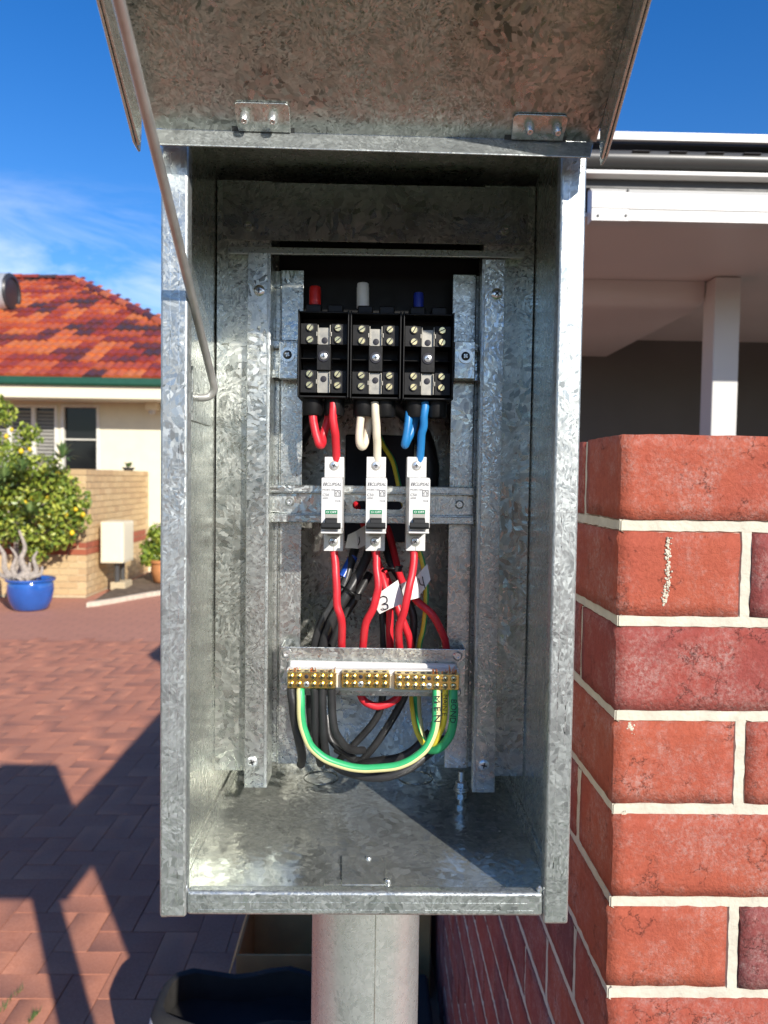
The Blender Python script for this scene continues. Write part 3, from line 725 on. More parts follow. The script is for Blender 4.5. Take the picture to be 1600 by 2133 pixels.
# ---------------------------------------------------------------- terminal blocks
def terminal_block(u, v, rot, label):
    Y0 = .122; c = P(u, v, Y0)
    t = empty('terminal_block', c, label, 'terminal block', 'black terminal blocks on the top rail')
    def q(b, x0, x1, y0, y1, z0, z1): return b.box((c.x+x0, Y0+y0, c.z+z0), (c.x+x1, Y0+y1, c.z+z1))
    b = MB()
    q(b, -.0207, .0207, .030, .040, -.0372, .0372)
    q(b, -.0207, .0207, .0035, .030, .0358, .0374); q(b, -.0207, .0207, .002, .030, -.0374, -.0358)
    q(b, -.0207, -.0068, .012, .0302, -.0030, -.0018); q(b, .0068, .0207, .012, .0302, -.0030, -.0018)
    h = obj('housing', b, M['black'], t, .0004, 1)
    for s in (-1, 1):
        b = MB(); xa, xb = sorted((s*.0208, s*.0222)); q(b, xa, xb, -.0006, .040, -.0374, .0378); obj('side_wall', b, M['black'], t, .0004, 1)
    b = MB(); q(b, -.0062, .0062, .0065, .0302, -.0132, .0093); col = obj('centre_column', b, M['black'], t, .0006, 1)
    b = MB(); b.lathe([(.0051,0),(.0051,.0004),(.0046,.0007)], (c.x, Y0+.0064, c.z-.0010), (0,-1,0), 22); obj('screw_well', b, M['ink'], col, ang=30)
    b = MB(); screw_head(b, (c.x, Y0+.0056, c.z-.0012), .0030, dome=.0010); obj('centre_screw', b, [M['zinc'], M['darkscrew']], t)
    for zt, zb, rows in ((.0276, .0092, (.0236, .0133)), (-.0131, -.0330, (-.0166, -.0262))):
        b = MB()
        for s in (-1, 1):
            xa, xb = sorted((s*.0060, s*.0206)); q(b, xa, xb, .0075, .0302, zb, zt)
        ins = obj('terminal_carrier', b, M['black'], t, .0006, 1)
        b = MB(); q(b, -.0058, .0058, .0105, .012, zb+.0005, zt-(.003 if zt > 0 else .0005)); q(b, -.0058, -.0048, .0078, .0105, zb+.0005, zt-.001); q(b, .0048, .0058, .0078, .0105, zb+.0005, zt-.001)
        for s in (-1, 1):
            xa, xb = sorted((s*.0058, s*.0069)); q(b, xa, xb, .0068, .0082, (zb+zt)/2-.002, (zb+zt)/2+.002)
        pl = obj('contact_plate', b, M['tin'], t, .0003, 1)
        hz = zb+.0042 if zt > 0 else zt-.0072
        b = MB(); b.lathe([(.0027,0),(.0027,.0005),(.0024,.0006)], (c.x+rnd.uniform(-.0003,.0012), Y0+.0104, c.z+hz), (0,-1,0), 18); obj('plate_hole', b, M['ink'], pl, ang=30)
        for s in (-1, 1):
            for z in rows:
                p = Vector((c.x+s*.0123, Y0+.0070, c.z+z)); a = rnd.uniform(.3, 1.2)
                b = MB(); b.lathe([(.0037,0),(.0037,.0004),(.0033,.0005)], p, (0,-1,0), 18); obj('screw_well', b, M['ink'], ins, ang=30)
                b = MB(); b.lathe([(.0030,-.0006),(.0030,.0012),(.0027,.0016),(.0001,.0016)], p, (0,-1,0), 18)
                d = Vector((math.cos(a), 0, math.sin(a)))*.0027; e = Vector((-math.sin(a), 0, math.cos(a)))*.00042; o_ = Vector((0,-.00172,0))
                b.add([p+d+e+o_, p-d+e+o_, p-d-e+o_, p+d-e+o_], [(0,1,2,3)], 1)
                obj('brass_screw', b, [M['brass_screw'], M['ink']], t)
    for s in (-1, 1):
        b = MB(); b.lathe([(.0090,0),(.0090,.0135),(.0080,.0150),(.0066,.0150),(.0066,.002)], (c.x+s*.0098-.0004, Y0+.0175, c.z-.0370), (0,0,-1), 24); obj('cable_shroud', b, M['black'], t)
        b = MB(); q(b, s*.0095-.0068, s*.0095+.0068, .0075, .026, .0370, .0445); obj('top_shroud', b, M['black'], t, .0015, 2)
    return t, c
blocks = [terminal_block(673.5, 737, 0, 'black terminal block with red sleeve on top and red wires below'),
          terminal_block(782.5, 740, 0, 'black terminal block with white sleeve on top and ivory wires below'),
          terminal_block(892.5, 742, 0, 'black terminal block with blue sleeve on top and blue wires below')]
for (u0, va, vb, w, mt, lab) in ((656.5, 597, 640, .0052, 'sleeve_red', 'red capped stub of wire on top of terminal block'),
                                  (756, 590, 643, .0055, 'sleeve_white', 'white capped stub of wire on top of terminal block'),
                                  (872, 610, 645, .0045, 'sleeve_blue', 'dark blue capped stub of wire on top of terminal block')):
    a, d = P(u0, vb, .138), P(u0, va, .138); ln = (d-a).length; b = MB()
    b.lathe([(w,0),(w,ln*.82),(w*.94,ln*.87),(w*.93,ln*.97),(w*.8,ln)], a, d-a, 22)
    tag(obj('wire_sleeve', b, M[mt], ang=50), lab, 'wire sleeve', 'coloured sleeves above the terminal blocks')

# ---------------------------------------------------------------- circuit breakers
def breaker(u, lab):
    c = P(u, 1050, .100); X = c.x; Z = P(u, 1051, .13).z
    t = empty('circuit_breaker', (X, .165, Z), lab, 'circuit breaker', 'white circuit breakers on the middle rail')
    hw = .0087
    pol = [(.1660,-.0425),(.1430,-.0425),(.1430,-.0262),(.1010,-.0240),(.0990,-.0235),(.0990,-.0222),(.1020,-.0212),(.1010,-.0206),
           (.1010,.0235),(.1430,.0245),(.1430,.0425),(.1660,.0425),(.1660,.0190),(.1640,.0190),(.1640,-.0190),(.1660,-.0190)]
    b = MB(); b.prism([(X-hw, y, Z+z) for y, z in pol], (2*hw, 0, 0)); obj('body', b, M['white'], t, .0007, 2)
    b = MB(); b.prism([(X+hw*.62, y, Z+z) for y, z in ((.1012,-.019),(.1012,.0225),(.143,.0232),(.143,-.025))], (hw*.44, 0, 0)); obj('side_shell', b, M['white'], t, .0005, 1)
    yf = .1008
    b = MB(); b.box((X-.0052, yf-.0002, Z-.0132), (X+.0052, yf+.003, Z-.0068)); obj('toggle_recess', b, M['slotgrey'], t, smooth=False)
    b = MB(); b.prism([(X-.0050, y, Z+z) for y, z in ((yf+.001,-.0100),(yf-.0052,-.0112),(yf-.0062,-.0150),(yf+.001,-.0192))], (.0100,0,0))
    b.prism([(X-.0082, y, Z+z) for y, z in ((yf-.0045,-.0140),(yf-.0072,-.0144),(yf-.0076,-.0180),(yf-.0060,-.0196),(yf-.0030,-.0192))], (.0164,0,0)); obj('toggle', b, M['toggle'], t, .0006, 2)
    b = MB(); b.box((X-.0051, yf-.0003, Z-.0070), (X+.0051, yf+.001, Z-.0036)); gw = obj('indicator_window', b, M['green_window'], t, smooth=False)
    letters('lettering', 'O·OFF', .0086, .0017, lambda x, y: (X-.0043+x, yf-.0004, Z-.0062+y), M['whiteprint'], gw)
    def pr(s, x, z, w, h, **k): letters('lettering', s, w, h, lambda a, d: (X+x+a, yf-.00008, Z+z+d), M['greyprint'], t, **k)
    pr('CLIPSAL', -.0042, .0168, .0125, .0028, shear=.25, bold=.008)
    b = MB()
    for x in (-.0073, -.0057):
        b.add([(X+x+p, yf-.00008, Z+.0168+r) for p, r in ((0,0),(.0010,0),(.0016,.0028),(.0006,.0028))], [(0,1,2,3)])
    # outlined house in a square
    ix, iz, s = .0028, .0082, .0047
    def line(p, r, w=.00028):
        p, r = Vector((p[0],0,p[1])), Vector((r[0],0,r[1])); d = (r-p).normalized()*w; e = Vector((-d.z,0,d.x))
        b.add([(X+ix+k.x, yf-.00008-rnd.random()*.00002, Z+iz+k.z) for k in (p-d+e, p-d-e, r+d-e, r+d+e)], [(0,1,2,3)])
    sq = [(0,0),(s,0),(s,s),(0,s),(0,0)]
    for i in range(4): line(sq[i], sq[i+1])
    hs_ = [(.0012,.0008),(.0012,.0026),(.0007,.0025),(.00235,.0040),(.0040,.0025),(.0035,.0026),(.0035,.0008)]
    for i in range(6): line(hs_[i], hs_[i+1], .0002)
    obj('printed_mark', b, M['greyprint'], t, smooth=False)
    pr('MCB4-150', -.0076, .0128, .0102, .0014); pr('C50', -.0076, .0080, .0054, .0023); pr('6000', -.0074, .0058, .0046, .0013); pr('MCB', .0032, .0034, .0044, .0013)
    for z in (.0346, -.0340):
        b = MB(); b.lathe([(.0043,0),(.0043,.0004),(.0040,.0005)], (X-.0002, .1429, Z+z), (0,-1,0), 22); obj('screw_well', b, M['slotgrey'], t, ang=30)
        b = MB(); screw_head(b, (X-.0002, .1426, Z+z), .0034, dome=.0010); obj('terminal_screw', b, [M['zinc'], M['darkscrew']], t)
    b = MB(); b.box((X-.0054, .1426, Z-.0290), (X+.0050, .144, Z-.0262)); obj('vent_slot', b, M['slotgrey'], t, smooth=False)
    b = MB(); b.box((X-.0006, .1428, Z+.0385), (X-.0002, .144, Z+.0425)); b.box((X-.0001, .1428, Z-.0425), (X+.0003, .144, Z-.0385)); obj('seam_line', b, M['slotgrey'], t, smooth=False)
breaker(690.5, 'white circuit breaker with red wire entering its top')
breaker(783.5, 'white circuit breaker with ivory wire entering its top')
breaker(873.5, 'white circuit breaker with blue wire entering its top')

# ---------------------------------------------------------------- neutral and earth links
b = MB(); p0, p1, p2, p3 = P(598, 1378, .140), P(956, 1386, .140), P(958, 1446, .140), P(596, 1436, .140)
yb = Vector((0,.0085,0))
b.hexa([p3, p2, p2+yb, p3+yb], [p0+Vector((.003,.002,0)), p1+Vector((-.003,.002,0)), p1+yb, p0+yb])
base = obj('link_base', b, M['white'], None, .0022, 3); tag(base, 'white plastic base behind the three brass links', 'base')
for (ua, ub, va) in ((700, 710, 1404), (812, 822, 1406)):
    b = MB(); a, d = P(ua, va, .126), P(ub, va+30, .126); b.box((a.x, .1262, d.z), (d.x, .1400, a.z)); obj('spacer_post', b, M['white'], base, .001, 2)
a, d = P(597, 1400, .122), P(957, 1432, .122)
b = MB(); b.box((a.x-.001, .1310, d.z), (d.x+.001, .1402, a.z+.0005)); obj('carrier', b, M['white'], base, .001, 2)
def link_bar(x0, x1, v0, v1, cols, holes, lab):
    Y0 = .119; a, d = P(x0, v0, Y0), P(x1, v1, Y0)
    o = obj('brass_link', MB().box((a.x, Y0, d.z), (d.x, Y0+.0120, a.z)), M['brass'], None, .0007, 2); tag(o, lab, 'brass link', 'brass link bars on the white base')
    zc = (a.z+d.z)/2; h = (a.z-d.z)*.235
    for u in cols:
        for s in (-1, 1):
            p = P(u, (v0+v1)/2, Y0); p = Vector((p.x, Y0+.0002, zc+s*h))
            b = MB(); screw_head(b, p, .0030, dome=.0026); obj('brass_screw', b, [M['brass_screw'] if x0 > 800 else M['brass'], M['ink']], o)
    for u in holes:
        p = P(u, (v0+v1)/2, Y0)
        b = MB(); b.lathe([(.0018,0),(.0018,.0002),(.0016,.0003)], (p.x, Y0+.0001, zc+h), (0,-1,0), 16); obj('hole', b, M['ink'], o)
        b = MB(); screw_head(b, Vector((p.x, Y0+.0002, zc-h)), .0026, dome=.0012); obj('fixing_screw', b, [M['zinc'], M['darkscrew']], o)
    b = MB()
    for u in list(cols)+list(holes):
        p = P(u, v0, Y0+.005); b.lathe([(.0020,0),(.0020,.0003),(.0001,.0003)], (p.x, p.y, a.z-.0001), (0,0,1), 14)
    obj('wire_hole', b, M['ink'], o)
    return o
cx = lambda *a: [550+q/3.2 for q in a]
link_bar(598.5, 698.5, 1400, 1435, cx(180,232,330,385,440), cx(283), 'brass link bar at the left with black and green wires')
link_bar(712, 811, 1401, 1434, cx(545,597,693,745,803), cx(645), 'brass link bar in the middle without any wires')
link_bar(823, 956.5, 1404, 1438, cx(900,953,1005,1057,1150,1205,1262), cx(1100), 'longest brass link bar with three striped earth wires')

# ---------------------------------------------------------------- cables
def cable(pts, r, mt, lab, name='wire', cat='wire', n=14, per=7, stripe=None, group=None):
    q = spline([P(*p) for p in pts], per); sd = len(C.objects)*1.37
    q = [p+Vector((noise.noise(Vector((i*.16, sd, 0))), 0, noise.noise(Vector((i*.16, sd, 7)))))*.0009 for i, p in enumerate(q)]
    b = MB()
    if stripe:
        lo_, hi_, tw = stripe
        b.tube(q, r, n, True, lambda j, i: 1 if lo_ <= ((j+tw*i) % n) < hi_ else 0)
    else: b.tube(q, r, n)
    o = obj(name, b, [M[k] for k in mt] if isinstance(mt, tuple) else M[mt], ang=70); return tag(o, lab, cat, group)
def strands(u, v, Y, parent, k=9, sp=.0028, h=.006):
    b = MB(); c = P(u, v, Y)
    for i in range(k):
        p = c+Vector((rnd.uniform(-sp, sp), rnd.uniform(-.003, .003), -.002))
        q = p+Vector((rnd.uniform(-.0022, .0022), rnd.uniform(-.002, .002), h*rnd.uniform(.6, 1.15)))
        b.tube([p, (p+q)/2+Vector((rnd.uniform(-.0008,.0008),0,0)), q], .00042, 6)
    obj('copper_strand', b, M['copper'], parent)['kind'] = 'stuff'
# terminal block tails
cable([(651,835,.138),(651,858,.137),(655,888,.134),(661,914,.132),(667,928,.133),(671,922,.140),(675,903,.145),(684,866,.146),(687,835,.142)], .0037, 'w_red', 'short red wire looped back under the terminal block')
cable([(694,838,.134),(694,862,.133),(697,896,.134),(699,925,.140),(701,965,.147)], .0037, 'w_red', 'red wire from terminal block down into circuit breaker')
cable([(753,835,.138),(752,858,.137),(750,895,.135),(750,922,.135),(756,930,.140),(764,905,.146),(769,862,.146),(770,835,.144)], .0036, 'w_white', 'short ivory wire looped back under the terminal block')
cable([(781,838,.134),(782,862,.133),(785,900,.136),(786,930,.141),(786,965,.147)], .0036, 'w_white', 'ivory wire from terminal block down into circuit breaker')
cable([(854,835,.138),(853,858,.137),(849,890,.135),(844,918,.135),(846,926,.139),(857,898,.145),(868,862,.147),(870,835,.144)], .0036, 'w_blue', 'short blue wire looped back under the terminal block')
cable([(884,838,.134),(884,860,.133),(882,888,.135),(877,915,.139),(874,965,.147)], .0036, 'w_blue', 'blue wire from terminal block down into circuit breaker')
# below the breakers
cable([(696,1140,.148),(697,1160,.147),(700,1201,.142),(703,1257,.140),(711,1295,.142),(713,1350,.160),(714,1410,.172)], .0036, 'w_red', 'red wire hanging straight from the breaker fed by red')
cable([(784,1140,.148),(784,1160,.147),(786,1200,.142),(787,1232,.140),(779,1264,.141),(762,1298,.147),(755,1348,.160),(749,1410,.172),(752,1447,.172),(765,1464,.170),(787,1470,.169),(812,1464,.170),(829,1450,.172),(826,1420,.176),(818,1380,.176),(812,1335,.170),(812,1279,.168),(801,1215,.172),(780,1150,.19),(752,1075,.225),(738,1040,.25)], .0036, 'w_red', 'red wire that dips in a loop below the link bracket')
cable([(863,1140,.148),(862,1160,.147),(858,1201,.140),(850,1232,.137),(841,1273,.138),(831,1311,.146),(833,1348,.160),(838,1420,.174)], .0036, 'w_red', 'red wire curving left under the breaker fed by blue')
cable([(800,1190,.185),(825,1255,.168),(844,1304,.165),(857,1350,.170),(864,1420,.176)], .0036, 'w_red', 'red wire crossing behind the tag marked 3')
cable([(806,1100,.22),(818,1140,.205),(836,1205,.180),(866,1248,.168),(900,1279,.162),(922,1320,.165),(930,1360,.172),(933,1420,.178)], .0036, 'w_red', 'red wire running out to the lower right of the tags')
cable([(752,1110,.21),(734,1161,.190),(717,1217,.180),(690,1262,.177),(672,1296,.176),(655,1350,.178),(646,1440,.19),(650,1530,.21)], .0043, 'w_black', 'black cable with a blue tape band', 'cable', 'cable')
a, d = P(736,1160,.1905), P(714,1203,.1815); b = MB(); b.tube([a, (a+d)/2, d], .0047, 16)
tag(obj('tape_band', b, M['tape_blue'], ang=60), 'blue tape band wrapped around black cable', 'tape')
cable([(786,1105,.21),(762,1166,.186),(731,1226,.172),(704,1270,.170),(688,1300,.170),(672,1352,.174),(664,1440,.19),(668,1530,.21)], .0047, 'w_black', 'black cable tied beside the one with blue tape', 'cable', 'cable')
cable([(770,1195,.20),(741,1246,.186),(712,1290,.184),(698,1325,.184),(688,1360,.186),(684,1440,.20)], .0040, 'w_black', 'thin black cable behind the tied pair', 'cable', 'cable')
cable([(798,1120,.215),(812,1170,.195),(832,1204,.188),(851,1250,.182),(862,1296,.180),(857,1350,.182),(845,1440,.186),(812,1506,.190),(770,1566,.195),(747,1585,.20),(700,1560,.22)], .0038, 'w_black', 'black cable between the red wires running on below the bracket', 'cable', 'cable')
cable([(792,1180,.20),(797,1270,.188),(800,1348,.186),(797,1450,.188),(783,1498,.192),(737,1551,.20),(700,1590,.22)], .0036, 'w_black', 'straight black cable behind the middle breaker', 'cable', 'cable')
ty = (0, 6, 0)
cable([(786,890,.25),(797,923,.235),(816,957,.215),(831,1010,.20),(850,1080,.195),(872,1140,.185),(884,1190,.180),(888,1245,.176),(882,1311,.174),(873,1350,.176),(862,1420,.178),(859,1452,.170),(860,1482,.158),(867,1519,.148),(880,1544,.140),(893,1551,.134),(908,1545,.128),(921,1514,.124),(927,1478,.123),(927,1436,.125)], .0026, ('w_yellow', 'w_green'), 'thin yellow and green wire marked MAIN E', stripe=(9, 13, 0))
# link tails
w = cable([(608,1432,.126),(608,1440,.125),(611,1476,.124),(620,1530,.132),(629,1570,.150),(628,1592,.175)], .0042, 'w_black', 'black wire at the far end of the first brass link'); strands(609, 1401, .125, w, 7)
men = cable([(626,1432,.124),(626,1442,.121),(627,1476,.118),(633,1521,.118),(652,1559,.118),(692,1587,.118),(745,1600,.118),(800,1600,.118),(848,1588,.118),(882,1564,.118),(901,1531,.118),(909,1490,.119),(909,1434,.124)], .0037, ('w_green', 'w_cream'), 'long green and cream wire hanging in a U between the links, marked M.E.N', stripe=(0, 7, 0), n=16); strands(623, 1401, .125, men, 7); strands(908, 1404, .125, men, 9)
w = cable([(655,1432,.126),(655,1442,.126),(656,1508,.130),(660,1550,.145),(668,1590,.175)], .0037, 'w_black', 'black wire third along the first brass link'); strands(653, 1400, .125, w, 9)
w = cable([(672,1432,.126),(672,1442,.126),(673,1508,.129),(676,1555,.140),(684,1595,.170)], .0036, 'w_black', 'black wire fourth along the first brass link'); strands(672, 1401, .125, w, 6, .0022, .0045)
w = cable([(691,1432,.126),(691,1442,.126),(694,1505,.127),(703,1534,.130),(722,1556,.140),(740,1563,.152),(756,1563,.17)], .0037, 'w_black', 'black wire curling right from the end of the first link'); strands(690, 1401, .125, w, 7, .0024, .005)
cable([(680,1490,.165),(686,1530,.160),(703,1555,.160),(735,1578,.175)], .0032, 'w_black', 'short black wire behind the curled ones', 'cable', 'cable')
cable([(655,1565,.19),(687,1588,.165),(735,1612,.150),(794,1619,.142),(848,1602,.142),(895,1569,.150),(925,1540,.17)], .0042, 'w_black', 'black cable slung under the long green wire', 'cable', 'cable')
cable([(745,1592,.20),(775,1588,.185),(828,1579,.172),(865,1561,.168),(897,1525,.172)], .0044, 'w_black', 'thick black cable sweeping up behind the green wire', 'cable', 'cable')
bond = cable([(869,1445,.172),(869,1475,.165),(873,1508,.156),(880,1542,.146),(893,1560,.136),(916,1558,.126),(936,1533,.121),(945,1494,.120),(945,1434,.124)], .0039, ('w_green', 'w_cream'), 'green and cream wire curving back up, marked BOND', stripe=(11, 16, 0), n=16); strands(943, 1404, .125, bond, 11, .003, .008)
strands(925, 1404, .125, bond, 7, .0024, .005)
def down(name, s, u, v, Y, ln, h, tilt, par):
    c = P(u, v, Y); ca, sa = math.cos(tilt), math.sin(tilt)
    letters(name, s, ln, h, lambda x, y: (c.x+y*ca-x*sa, c.y, c.z-x*ca-y*sa), M['ink'], par)
down('lettering', 'M·E·N', 903.5, 1450, .1143, .023, .0054, R(-3), men)
down('lettering', 'BOND', 939.5, 1457, .1155, .021, .0054, R(2), bond)
me_w = [o for o in C.objects if o.get('label') == 'thin yellow and green wire marked MAIN E'][0]
down('lettering', 'MAIN E', 924.0, 1447, .1196, .019, .0036, R(2), me_w)
# cable ties
def tie(pts, r, lab):
    b = MB(); q = spline([P(*p) for p in pts]+[P(*pts[0])], 6); b.tube(q, r, 8); p = P(*pts[0])
    b.box((p.x-.003, p.y-.003, p.z-.002), (p.x+.003, p.y+.002, p.z+.003)); tag(obj('cable_tie', b, M['black']), lab, 'cable tie')
tie([(746,1244,.166),(733,1234,.162),(716,1224,.168),(708,1222,.185),(722,1234,.192),(740,1246,.182)], .0011, 'black cable tie round the two thick black cables')
tie([(830,1186,.166),(812,1184,.166),(797,1188,.175),(799,1190,.20),(825,1186,.20),(838,1180,.182)], .0011, 'black cable tie round red and black wires above the tags')
# paper tags
def wire_tag(qs, lab, strokes=()):
    qs = [P(*q) for q in qs]; k = len(qs)//2
    b = MB(); top, bot = qs[:k], qs[k:][::-1]; th = Vector((0,.0003,0)); vs_, fs = [], []
    for a, d in zip(top, bot): vs_ += [a, d, a+th, d+th]
    for i in range(k-1):
        o_ = 4*i; fs += [(o_,o_+4,o_+5,o_+1), (o_+2,o_+3,o_+7,o_+6), (o_,o_+2,o_+6,o_+4), (o_+1,o_+5,o_+7,o_+3)]
    fs += [(0,1,3,2), (4*k-4,4*k-2,4*k-1,4*k-3)]
    b.add(vs_, fs); o = tag(obj('wire_tag', b, M['paper'], smooth=False), lab, 'label', 'white number tags on the wires')
    for st in strokes:
        b = MB(); b.tube(spline([P(*p) for p in st], 5), .0005, 6); obj('pen_stroke', b, M['ink'], o)
    return o
wire_tag([(770,1247,.152),(800,1228,.149),(829,1208,.150),(843,1256,.150),(815,1267,.149),(791,1279,.152)], 'large white tag with a handwritten 3, lower left of the tags', [[(792,1246,.1485),(798,1242,.1485),(806,1245,.1485),(806,1254,.1485),(798,1258,.1485),(807,1259,.1485),(808,1267,.1485),(800,1269,.1485),(797,1266,.1485)]])
wire_tag([(834,1217,.158),(852,1208,.155),(866,1198,.157),(876,1244,.157),(862,1248,.155),(843,1253,.158)], 'blank white tag end between the two numbered tags')
wire_tag([(862,1208,.162),(876,1190,.159),(890,1174,.160),(897,1207,.160),(884,1228,.159),(869,1246,.162)], 'narrow white tag with a handwritten 4, tilted beside the yellow wire', [[(872,1205,.1580),(876,1217,.1580),(884,1219,.1580)],[(880,1201,.1578),(882,1212,.1578),(886,1226,.1578)]])
wire_tag([(725,1114,.190),(742,1106,.186),(764,1092,.188),(764,1134,.188),(746,1143,.186),(719,1141,.190)], 'white tag half hidden behind the first breaker', [[(748,1118,.1845),(749,1128,.1845),(746,1136,.1845)]])
# conduit entries behind the wiring
b = MB(); ct = P(752, 985, .285)
b.tube([Vector((ct.x+math.cos(a)*.075, .284, ct.z+math.sin(a)*.085)) for a in [math.pi*i/24 for i in range(-3, 28)]], .010, 12)
tag(obj('conduit_bend', b, M['tankend'], ang=60), 'dark grey conduit arch on the back panel behind the breakers', 'conduit')
b = MB(); x0, x1 = -.094, .100; zt, zm = .262, P(780, 870, .20).z-1.6; pol = [(x1, zt), (x0, zt), (x0, zm)]
pol += [(.003+math.cos(a)*.072, zm-.012+math.sin(a)*.055) for a in [math.pi-math.pi*i/16 for i in range(17)]] + [(x1, zm)]
b.prism([B(x, .205, z) for x, z in pol], (0, .004, 0))
tag(obj('added_dark_sheet', b, M['black'], ang=30), 'black backing board with an arched lower edge behind the terminal blocks', 'board')  # black sheet added to darken the gap behind the blocks
b = MB(); q0, q1 = P(720, 905, .292), P(860, 1130, .292); b.box((q0.x, .291, q1.z), (q1.x, .2982, q0.z)); tag(obj('dark_opening_plate', b, M['ink'], None, .002, 2), 'black rubber entry plate behind the middle breaker', 'plate')  # black plate stands in for the dark hole in the back panel
# ---------------------------------------------------------------- house across the driveway
def Yd(d): return d+CAMP.y
def X_at(u, d): return (u-772)/1600*d
def Z_at(v, d): return P(200, v, Yd(d)).z
hs_root = empty('house', (-6, 13, 0), 'cream rendered house with terracotta tiled roof and green gutter', 'house')
dw = 12.85; yw = Yd(dw)
zs = Z_at(838, dw)                                  # soffit height
wl, wr = -14.0, -1.9
win = [(X_at(-60, dw), X_at(126, dw), Z_at(1060, dw), Z_at(845, dw)), (X_at(133, dw), X_at(212, dw), Z_at(990, dw), Z_at(843, dw))]
b = MB()
def wb(x0, x1, z0, z1): b.box((x0, yw, z0), (x1, yw+.22, z1))
wb(wl, win[0][0], -.02, zs); wb(win[1][1], wr, -.02, zs)
wb(win[0][0], win[0][1], -.02, win[0][2]); wb(win[1][0], win[1][1], -.02, win[1][2])
wb(win[0][0], win[0][1], win[0][3], zs); wb(win[1][0], win[1][1], win[1][3], zs); wb(win[0][1], win[1][0], -.02, zs)
wb2 = b; wb2.box((wr-.22, yw+.22, -.02), (wr, yw+9, zs)); wb2.box((wl, yw+.22, -.02), (wl+.22, yw+9, zs))
obj('wall', b, M['cream'], hs_root, smooth=False)
for i, (x0, x1, z0, z1) in enumerate(win):
    f = MB(); w = .05
    for a in ((x0,x0+w,z0,z1),(x1-w,x1,z0,z1),(x0+w,x1-w,z1-w,z1),(x0+w,x1-w,z0,z0+w)): f.box((a[0], yw-.02, a[2]), (a[1], yw+.09, a[3]))
    ms = [X_at(28, dw), X_at(77, dw)] if i == 0 else []
    for m_ in ms: f.box((m_-.035, yw-.02, z0+w), (m_+.035, yw+.09, z1-w))
    if i: zc = Z_at(916, dw); f.box((x0+w, yw+.01, zc-.012), (x1-w, yw+.06, zc+.012))
    fr = obj('window', f, M['frame_white'], hs_root, .004, 1)
    g_ = MB(); g_.box((x0+w, yw+.06, z0+w), (x1-w, yw+.066, z1-w)); obj('pane', g_, M['glass'], fr, smooth=False)
    if i == 0:
        z = z0+w+.02
        while z < z1-w-.03:
            s_ = MB(); s_.hexa([(x0+w,yw+.020,z),(x1-w,yw+.020,z),(x1-w,yw+.028,z),(x0+w,yw+.028,z)], [(x0+w,yw+.045,z+.045),(x1-w,yw+.045,z+.045),(x1-w,yw+.053,z+.045),(x0+w,yw+.053,z+.045)])
            obj('slat', s_, M['blind'], fr, smooth=False); z += .06
dg_ = 12.0; yg = Yd(dg_); zg0, zg1 = Z_at(803, dg_), Z_at(786, dg_); zf = Z_at(829, dg_)
gx1 = -1.55
b = MB(); b.box((wl-.8, yg+.10, zs), (gx1, yw, zs+.03)); b.box((gx1-.9, yw, zs), (gx1, yw+10, zs+.03)); obj('soffit', b, M['soffit'], hs_root, smooth=False)
b = MB(); b.box((wl-.8, yg+.075, zs-.01), (gx1-.02, yg+.10, zg1-.01)); obj('fascia', b, M['cream_trim'], hs_root, smooth=False)
b = MB(); pr_ = [(0,zg1),(.0,zg0+.03),(.02,zg0),(.07,zg0),(.07,zg1-.01),(.055,zg1-.01),(.055,zg0+.015),(.026,zg0+.015),(.012,zg0+.035),(.012,zg1)]
b.prism([(wl-.8, yg+y, z) for y, z in pr_], (gx1-wl+.8, 0, 0)); obj('gutter', b, M['gutter_green'], hs_root, ang=30)
# tiled hip roof
RUN, pitch = 5.0, R(28.6); ct, st = math.cos(pitch), math.sin(pitch); y0r, z0r = yg+.04, zg1-.01
hipx = lambda run: gx1+.05-run
b = MB(); xl = wl-.9
T = lambda x, r, h=0: (x, y0r+r-h*st, z0r+r*math.tan(pitch)+h*ct)
b.add([T(xl,0,-.03), T(gx1,0,-.03), T(hipx(RUN),RUN,-.03), T(xl,RUN,-.03)], [(0,1,2,3)])
b.add([T(gx1,0,-.03), (gx1, y0r+10, z0r-.03), T(hipx(RUN),RUN,-.03)], [(0,1,2)])
b.add([T(xl,RUN,-.03), T(hipx(RUN),RUN,-.03), (gx1, y0r+10, z0r-.03), (xl, y0r+10, z0r-.03)], [(0,1,2,3)])
roof = obj('roof', b, M['tile'], hs_root, smooth=False)
def tile_mesh(s):
    r = random.Random(s); b = MB(); n_ = 10; w, ln = .315, .40; vs_ = []
    for yy, lift in ((0, .046), (ln, .006)):
        for i in range(n_+1):
            t_ = i/n_; h = .030*(.5-.5*math.cos(4*math.pi*t_)) + r.uniform(-.001,.001)
            vs_.append((t_*w-w/2, yy*ct-(h+lift)*st, yy*st+(h+lift)*ct))
    for i in range(n_+1):
        t_ = i/n_; h = -.012; vs_.append((t_*w-w/2, -h*st, h*ct))
    k = n_+1; fs = [(i,i+1,k+i+1,k+i) for i in range(n_)]+[(2*k+i,2*k+i+1,i+1,i) for i in range(n_)]
    b.add(vs_, fs); return b.mesh('roof_tile', M['tile'], ang=60)
TM = [tile_mesh(i) for i in range(3)]
tl, rest_ = [], []
row = 0
while row*.325*ct < RUN-.05:
    r_ = row*.325*ct; x = hipx(r_)-.12
    while x > xl:
        p = Vector(T(x, r_)); q = proj(p)
        (tl if q and -40 < q[0] < 345 else rest_).append(p); x -= .300
    row += 1
rest_ += tl[298:]; tl = tl[:298]
